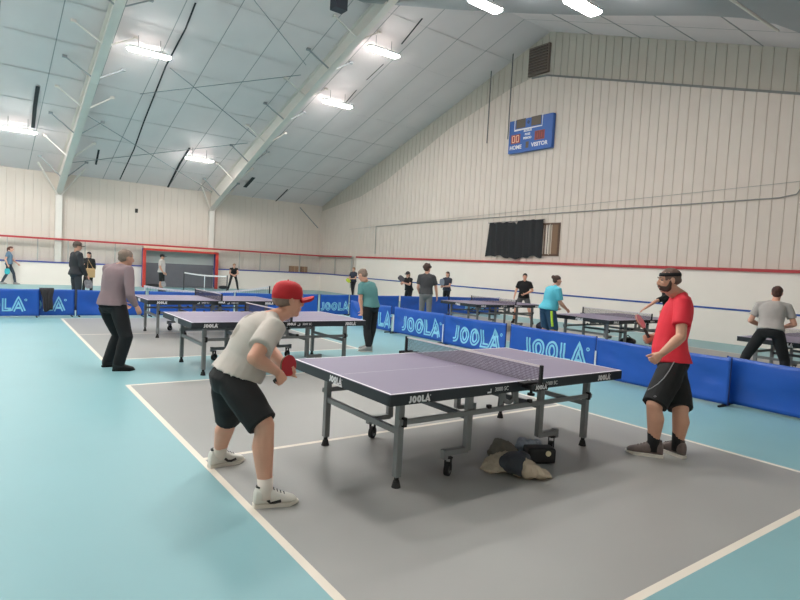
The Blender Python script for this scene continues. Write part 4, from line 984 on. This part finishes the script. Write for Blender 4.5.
# 2 the man in the red shirt, turned to the far side of the hall
Fr = dirn(-.56, .80, 0); Rr = V((Fr.y, -Fr.x, 0)); dz = 5.48
aA = V((2.825, -.33, .085)); aB = V((3.06, -.435, .085))
sl_ = at(682.5, 303, 5.36); sr_ = sl_ + Rr*.385 + V((0, 0, .01)); hl_ = at(673.5, 366, 5.42); hr_ = hl_ + Rr*.20
J = dict(head=at(669, 281, 5.50), face=dirn(-.62, .50, -.06), sl=sl_, sr=sr_, el=at(681, 337, 5.24), er=at(665, 341, 5.72), wl=at(662, 353.5, 5.16), wr=at(655, 336, 5.66), hl=hl_, hr=hr_,
         kl=at(654.5, 405, depth(aA)-.06), kr=at(680.5, 409, depth(aB)-.06), al=aA, ar=aB, tl=(-.16, .24, 0), tr=(.06, .27, 0), hunch=-.03)
bc = at(640.5, 321.5, 5.68); he = at(649, 337.5, 5.62)
red_man = human('bearded man in a red shirt and black headband holding a paddle', J, 1.03, M_sk2, M_redsh, 'short', M_blk, 'shorts', mat('hair cropped', (112, 90, 80), .8, var=.1, scale=50), 'cropped', None, M_bsh, M_sws, mat('lace brown', (84, 74, 70), .8), M_blk, .14,
      girth=1.08, belly=.03, vox=.0062, detail=1, slen=.66, hem=.03, shortf=1.0, legk=1.24, armk=1.12, legloose=1.0, shoek=1.12, neck=1.15, beard=mat('beard dark', (72, 54, 46), .9, var=.2, scale=60), band=M_blk,
      hands=(dict(curl=58, n=tuple(Rr*.9 + Fr*.1)), dict(curl=70, d=(he-bc).cross(V((-.8, -.4, .1))).normalized(), n=(.5, .6, 0))))
paddle('paddle held up edge-on by the man in the red shirt', bc, he-bc, (.18, -.96, .2), mat('rubber pale', (196, 150, 158), .5), mat('rubber red', (186, 38, 46), .5))
def snap(root, names, px, py):          # nearest point of the named parts under this sight line
    best = None; dr = ray(px, py).normalized(); L = root.location
    for ch in root.children:
        if ch.name.split('.')[0] in names:
            bv = BVHTree.FromPolygons([v.co for v in ch.data.vertices], [tuple(p.vertices) for p in ch.data.polygons])
            h = bv.ray_cast(CAM-L, dr)
            if h[0] is not None and (best is None or h[3] < best[2]): best = (h[0]+L, h[1], h[3])
    return best
def part_of(root, nm): return [c for c in root.children if c.name.split('.')[0] == nm]
def piping(root, nm, pix, w, name, m):
    pts = [snap(root, (nm,), *p) for p in pix]; pts = [q for q in pts if q]
    if len(pts) < 2: return
    mb = MB(); mb.tube([q[0]+q[1]*.002 for q in pts], w, 6); sub(mb, name, m, part_of(root, nm)[0], True)
piping(red_man, 'shorts', [(676, 359), (673, 364), (669, 371), (664, 378), (658, 384), (652, 388), (648, 390)], .0045, 'piping', mat('piping grey', (150, 150, 152), .6))
piping(red_man, 'shorts', [(654, 397), (655.2, 396.2), (656.2, 397)], .008, 'emblem', mat('emblem grey', (130, 130, 134), .6))
piping(cap_man, 'shorts', [(253, 377), (255, 376), (256.5, 377.5), (255, 379)], .010, 'emblem', mat('emblem grey', (130, 130, 134), .6))
piping(cap_man, 'shoe', [(268, 500), (270.5, 503), (274, 503.5), (281, 500.5)], .011, 'swoosh', M_dsh)
piping(cap_man, 'shoe', [(225, 458.5), (227.5, 460.5), (231, 460.5), (236, 458.5)], .010, 'swoosh', M_dsh)
# 3 mauve sweater man, back to us at the second table
Fm = dirn(.80, .60, 0); Rm = V((Fm.y, -Fm.x, 0))
ar_ = V((-.78, 5.42, .085)); al_ = V((-.86, 5.78, .085)); dm = depth(ar_)
sr_ = at(128.5, 270.5, dm+.02); sl_ = sr_ - Rm*.36 + V((0, 0, .01)); hr_ = at(118, 306.5, dm+.0); hl_ = hr_ - Rm*.20
J = dict(head=at(126.5, 258.5, dm+.12), face=dirn(.95, .22, -.12), sl=sl_, sr=sr_, el=sl_+V((.02, .05, -.30)), er=at(130.5, 296, dm-.06), wl=sl_+V((.20, .10, -.48)), wr=at(135.5, 305, dm-.02), hl=hl_, hr=hr_,
         kl=at(118.5, 335, depth(al_)), kr=at(126, 337, dm-.02), al=al_, ar=ar_, tl=(1, .1, 0), tr=(1, -.2, 0), hunch=.06)
human('grey haired man in a mauve sweater and black trousers standing at a table', J, 1.0, M_sk2, mat('sweater mauve', (138, 118, 122), .9, var=.06, scale=8), 'long', M_blkp, 'trousers', M_hgr, 'short', None, M_dsh, M_blk, None, None, girth=1.06, vox=.009, hem=.05, detail=0, topname='sweater', legk=1.08, legloose=1.14, armk=1.05)
# 4 teal shirt man at the right end of the second table
Ft = dirn(-.28, .96, 0); Rt = V((Ft.y, -Ft.x, 0))
fa = ground(370.5, 351); al_ = V((fa.x-.10, fa.y-.08, .085)); ar_ = V((fa.x+.05, fa.y+.15, .085)); dt = depth(fa)
sl_ = at(361.5, 285, dt-.02); sr_ = sl_ + Rt*.33; hl_ = at(367.5, 308, dt-.03); hr_ = hl_ + Rt*.19
J = dict(head=at(362.5, 275.3, dt+.02), face=dirn(-.35, .85, -.45), sl=sl_, sr=sr_, el=at(360.5, 299, dt-.06), er=sr_+V((-.02, .02, -.28)), wl=at(361.5, 308.5, dt-.05), wr=sr_+V((-.12, .08, -.5)), hl=hl_, hr=hr_,
         kl=at(367, 330, dt-.04), kr=at(372, 331, dt+.08), al=al_, ar=ar_, tl=(-.8, .3, 0), tr=(-.8, .5, 0), hunch=.09)
human('stooping grey haired man in a teal shirt and black trousers', J, 1.0, M_sk1, mat('shirt teal', (88, 138, 138), .85, var=.06, scale=8), 'short', M_blkp, 'trousers', M_hgr, 'short', None, M_gsh, M_sws, None, None, vox=.010, hem=.06, legk=1.03, slen=.7, girth=1.0)
# people beyond the barriers and in the far courts, from a standing figure
def person(label, px, d, crown, F, tall=1.75, pose=None, **kw):
    f, S = place(px, d, crown, tall); J = stand(f, math.atan2(F[0], F[1]), S, **(pose or {}))
    return human(label, J, S, **kw), f, S, J
person('curly haired man in a dark tee and grey jeans seen from behind', 424, 15.4, 263, (.75, .66), 1.78, dict(face=.5, er=(.25, .06, 1.14), wr=(.27, .16, .90), wl=(-.20, .14, .95)),
       skin=M_sk1, top=mat('tee charcoal', (70, 70, 72), .85, var=.08), sleeve='short', bottom=mat('jeans grey', (122, 122, 122), .85, var=.08), legs='trousers', hair=M_hbr, hstyle='puffy', shoes=M_dsh, vox=.014, hem=.08, slen=.75, legloose=.95)
r_, f_, S_, J_ = person('woman in a turquoise shirt and navy shorts with a green stripe', 547, 12.9, 275, (.93, -.25), 1.72, dict(head=(0, .16, 1.60), sl=(-.18, .07, 1.40), sr=(.18, .07, 1.40), er=(.24, .10, 1.10), wr=(.22, .30, .95), el=(-.25, .08, 1.12), wl=(-.2, .30, .98), hl=(-.10, -.06, .92), hr=(.10, -.06, .92), kl=(-.16, .03, .50), kr=(.16, .03, .50), al=(-.22, -.05, .085), ar=(.22, -.05, .085), face=.25),
       skin=M_sk1, top=mat('shirt turquoise', (88, 184, 204), .85, var=.05), sleeve='short', bottom=mat('shorts navy', (40, 74, 104), .85), legs='shorts', hair=M_hbr, hstyle='short', tail='bun', shoes=M_gsh, sole=M_sws, vox=.012, girth=1.24, belly=.04, flare=.10, hem=-.02, slen=.85, legk=1.15, shortf=1.12, legloose=1.12, armk=1.15)
piping(r_, 'shorts', [(551.5+dx_, 311+k*2.2) for k, dx_ in ((0, 0), (1, .1), (2, .2), (3, .3), (4, .4), (5, .6), (6, .8), (7, .9))], .028, 'side_stripe', mat('stripe lime', (196, 226, 60), .6))
person('man in a black tee and dark grey shorts standing with feet apart', 522, depth(ground(523, 323.5)), 273, (-.80, -.62), 1.75, dict(face=.0, hl=(-.10, 0, .90), hr=(.10, 0, .90), kl=(-.22, .06, .48), kr=(.24, .06, .48), al=(-.33, 0, .085), ar=(.30, -.02, .085), er=(.27, .05, 1.14), wr=(.30, .22, .93), el=(-.28, .02, 1.16), wl=(-.06, .24, 1.04), sl=(-.18, .03, 1.41), sr=(.18, .03, 1.41), head=(0, .07, 1.62)),
       skin=M_sk1, top=M_blk, sleeve='short', bottom=mat('shorts grey', (84, 86, 90), .85), legs='shorts', hair=M_hdk, hstyle='short', shoes=M_blk, vox=.013, hem=-.02, shortf=.7, slen=.7, socks=M_blk, sockh=.06)
fd, Sd = place(668, 15.2, 279, 1.72)
J = stand(fd, math.atan2(-.75, .3), Sd, head=(0, .14, 1.55), sl=(-.18, .10, 1.38), sr=(.18, .10, 1.38))
J['el'] = at(656, 301, 14.9); J['wl'] = at(644, 309, 14.7); J['sl'] = at(667, 297, 15.05)
human('player in a black sleeve mostly hidden behind the red shirted man', J, Sd, M_sk1, M_blk, 'short', M_blk, 'trousers', M_hdk, 'short', None, M_dsh, vox=.013, slen=.8, hands=(dict(curl=15, n=(0, -.3, -1)), None))
person('man in a grey tee and black trousers at the right edge table', 765.5, 9.3, 285, (.95, .30), 1.66, dict(head=(.03, .20, 1.53), sl=(-.19, .12, 1.33), sr=(.19, .12, 1.33), el=(-.30, .10, 1.06), er=(.30, .10, 1.06), wl=(-.16, .34, .98), wr=(.14, .36, .98), hl=(-.10, -.10, .90), hr=(.10, -.10, .90), kl=(-.30, .0, .50), kr=(.22, .0, .48), al=(-.44, -.12, .085), ar=(.28, -.12, .085), face=.0, hunch=.04),
       skin=M_sk1, top=mat('tee mid grey', (168, 162, 158), .85, var=.05), sleeve='short', bottom=M_blkp, legs='trousers', hair=mat('hair auburn', (78, 50, 42), .8, var=.2, scale=40), hstyle='short', shoes=M_dsh, vox=.011, hem=.07, slen=.68, legloose=1.05)
r_, f_, S_, J_ = person('woman in a blue tee walking at the far left edge with a turquoise paddle', 8.5, 24.6, 246.5, (.98, -.15), 1.72, dict(er=(.26, -.10, 1.14), wr=(.27, -.02, .92), el=(-.22, .12, 1.14), wl=(-.2, .30, .96), kl=(-.09, .18, .50), al=(-.09, .24, .085), kr=(.09, -.05, .5), ar=(.09, -.24, .10), face=.1, head=(0, .08, 1.61)),
       skin=M_sk3, top=mat('tee slate blue', (104, 132, 156), .85), sleeve='short', bottom=mat('leggings dark', (58, 66, 78), .85), legs='trousers', hair=M_hrd, hstyle='short', tail='pony', shoes=M_gsh, vox=.016, hem=.0, legloose=.88)
wr = J_['wr']; pickle_paddle('turquoise pickleball paddle in the hand of the walking woman at the left edge', wr+V((.0, -.05, -.30)), (0, .05, 1), (.3, -1, 0), mat('paddle turquoise', (60, 178, 188), .5))
r_, f_, S_, J_ = person('man in a black jacket and flat cap standing behind the left barrier', 75.5, 15.6, 240.5, (.93, .30), 1.78, dict(face=.25, er=(.24, .02, 1.14), wr=(.24, .14, .90)),
       skin=M_sk2, top=mat('jacket black', (44, 46, 50), .8, var=.08), sleeve='long', bottom=mat('trousers slate', (54, 58, 64), .85), legs='trousers', hair=M_hgr, hstyle='under', cap=mat('cap taupe', (96, 84, 76), .8), shoes=M_dsh, vox=.014, hem=-.04, topname='jacket', girth=1.12, armk=1.1)
wr = J_['wr']; pickle_paddle('black and white pickleball paddle held low by the man in the black jacket', at(88.5, 284, 15.5), wr-at(88.5, 284, 15.5), (.2, -1, .1), mat('paddle speckled', (120, 120, 124), .5, var=.9, scale=14))
person('woman in black with a tan bag behind the man in the black jacket', 88.2, 21.5, 253.5, (-.55, -.80), 1.68, dict(er=(.24, .05, 1.12), wr=(.10, .24, 1.20), kl=(-.11, .02, .5), kr=(.1, .12, .5), ar=(.12, .18, .085)), skin=M_sk3, top=M_blk, sleeve='long', bottom=M_blkp, legs='trousers', hair=M_hdk, hstyle='short', tail='long', shoes=M_gsh, vox=.016, hem=.02, legloose=.9)
q = at(90.5, 273, 21.2); t = thing('shoulder_bag', 'tan shoulder bag carried by the woman in black', 'bag', q); mb = MB(); mb.box(q, (.30, .14, .34)); solid(mb, .02, 4).build('bag_body', mat('bag tan', (190, 156, 112), .7), t, True); mb = MB(); mb.tube([q+V((-.1, 0, .15)), q+V((-.08, .06, .5)), q+V((.1, 0, .15))], .012, 6); mb.build('strap', mat('bag tan', (190, 156, 112), .7), t)
r_, f_, S_, J_ = person('man in a black cap, light grey tee and black shorts before the goal', 161, 25.4, 253.5, (.80, -.55), 1.78, dict(er=(.24, .02, 1.12), wr=(.24, .16, .92)), skin=M_sk2, top=mat('tee light', (196, 188, 184), .85), sleeve='short', bottom=M_blk, legs='shorts', hair=M_hdk, hstyle='under', cap=M_blk, shoes=M_dsh, vox=.016, hem=-.04, slen=.7, shortf=1.05, girth=1.08)
pickle_paddle('black and white pickleball paddle held by the man before the goal', at(163.5, 284, 25.1), at(162, 277, 25.1)-at(163.5, 284, 25.1), (.2, -1, .1), mat('paddle pale', (150, 150, 152), .5, var=.6, scale=14))
person('woman in black bending forward far back, right of the goal', 233, 29.3, 264, (-.25, -.95), 1.45, dict(head=(0, .20, 1.36), sl=(-.17, .10, 1.18), sr=(.17, .10, 1.18), el=(-.22, .14, .94), er=(.22, .14, .94), wl=(-.06, .32, .86), wr=(.04, .34, .84), hl=(-.09, -.10, .84), hr=(.09, -.10, .84), kl=(-.18, .08, .46), kr=(.18, .08, .46), al=(-.26, -.05, .085), ar=(.26, -.05, .085)), skin=M_sk3, top=M_blk, sleeve='none', bottom=M_blkp, legs='trousers', hair=M_hbl, hstyle='short', shoes=M_dsh, vox=.018, hem=.0, legloose=.85)
r_, f_, S_, J_ = person('woman in navy with a lime paddle far back before the corner of the hall', 352.5, 28.6, 269.5, (-.85, -.35), 1.62, dict(er=(.22, .10, 1.12), wr=(.18, .32, 1.10), el=(-.22, .10, 1.12), wl=(-.14, .32, 1.1), kl=(-.09, .10, .5), kr=(.09, -.04, .5), al=(-.09, .14, .085), ar=(.09, -.16, .085)), skin=M_sk3, top=mat('top navy', (44, 50, 64), .85), sleeve='short', bottom=M_blkp, legs='trousers', hair=M_hbl, hstyle='short', shoes=M_gsh, vox=.018, hem=.02, legloose=.88)
pickle_paddle('lime green pickleball paddle held by the far woman in navy', at(348.3, 280.5, 28.2), at(351, 283, 28.2)-at(348.3, 280.5, 28.2), (.2, -1, .1), mat('paddle lime', (186, 206, 60), .5))
r_, f_, S_, J_ = person('woman in a black tee and visor holding a paddle at her chest', 407, 21.3, 271.5, (-.80, -.25), 1.70, dict(head=(0, .10, 1.58), sl=(-.16, .04, 1.38), sr=(.16, .04, 1.38), el=(-.2, .20, 1.16), er=(.2, .20, 1.16), wl=(-.10, .42, 1.22), wr=(.10, .40, 1.20), hl=(-.09, -.06, .92), hr=(.09, -.06, .92)), skin=M_sk3, top=M_blk, sleeve='short', bottom=M_blkp, legs='trousers', hair=M_hbl, hstyle='short', tail='pony', cap=mat('visor dark', (60, 54, 56), .7), shoes=M_dsh, vox=.016, hem=.0, legloose=.92)
pickle_paddle('dark pickleball paddle held at her chest by the woman in the visor', at(401.2, 278.5, 21.0), at(404, 281, 21.0)-at(401.2, 278.5, 21.0), (-.3, -1, .1), mat('paddle dark', (66, 64, 72), .5))
r_, f_, S_, J_ = person('woman with a long ponytail in a navy tee holding a pale paddle', 445.5, 22.6, 273.5, (-.80, -.20), 1.66, dict(el=(-.21, .10, 1.12), er=(.21, .10, 1.12), wl=(-.10, .34, 1.10), wr=(.08, .34, 1.08)), skin=M_sk3, top=mat('tee navy', (44, 50, 66), .85), sleeve='short', bottom=M_blkp, legs='trousers', hair=M_hbr, hstyle='short', tail='pony', shoes=M_dsh, vox=.016, hem=.0, legloose=.92)
pickle_paddle('pale pickleball paddle in front of the woman with the ponytail', at(442, 282, 22.2), at(442, 286, 22.2)-at(442, 282, 22.2), (-.3, -1, .1), mat('paddle pale blue', (140, 150, 164), .5))
# ------------------------------------------------------------------ light and view
w = bpy.data.worlds.new('world'); sc.world = w; w.use_nodes = True
w.node_tree.nodes['Background'].inputs[0].default_value = (.8, .85, .9, 1); w.node_tree.nodes['Background'].inputs[1].default_value = .05
sc.view_settings.view_transform = 'Standard'; sc.view_settings.look = 'None'; sc.view_settings.gamma = 1; sc.view_settings.use_curve_mapping = False
sc.view_settings.exposure = 0.65
sc.cycles.max_bounces = 8; sc.cycles.diffuse_bounces = 5; sc.cycles.use_denoising = True; sc.cycles.sample_clamp_indirect = 6
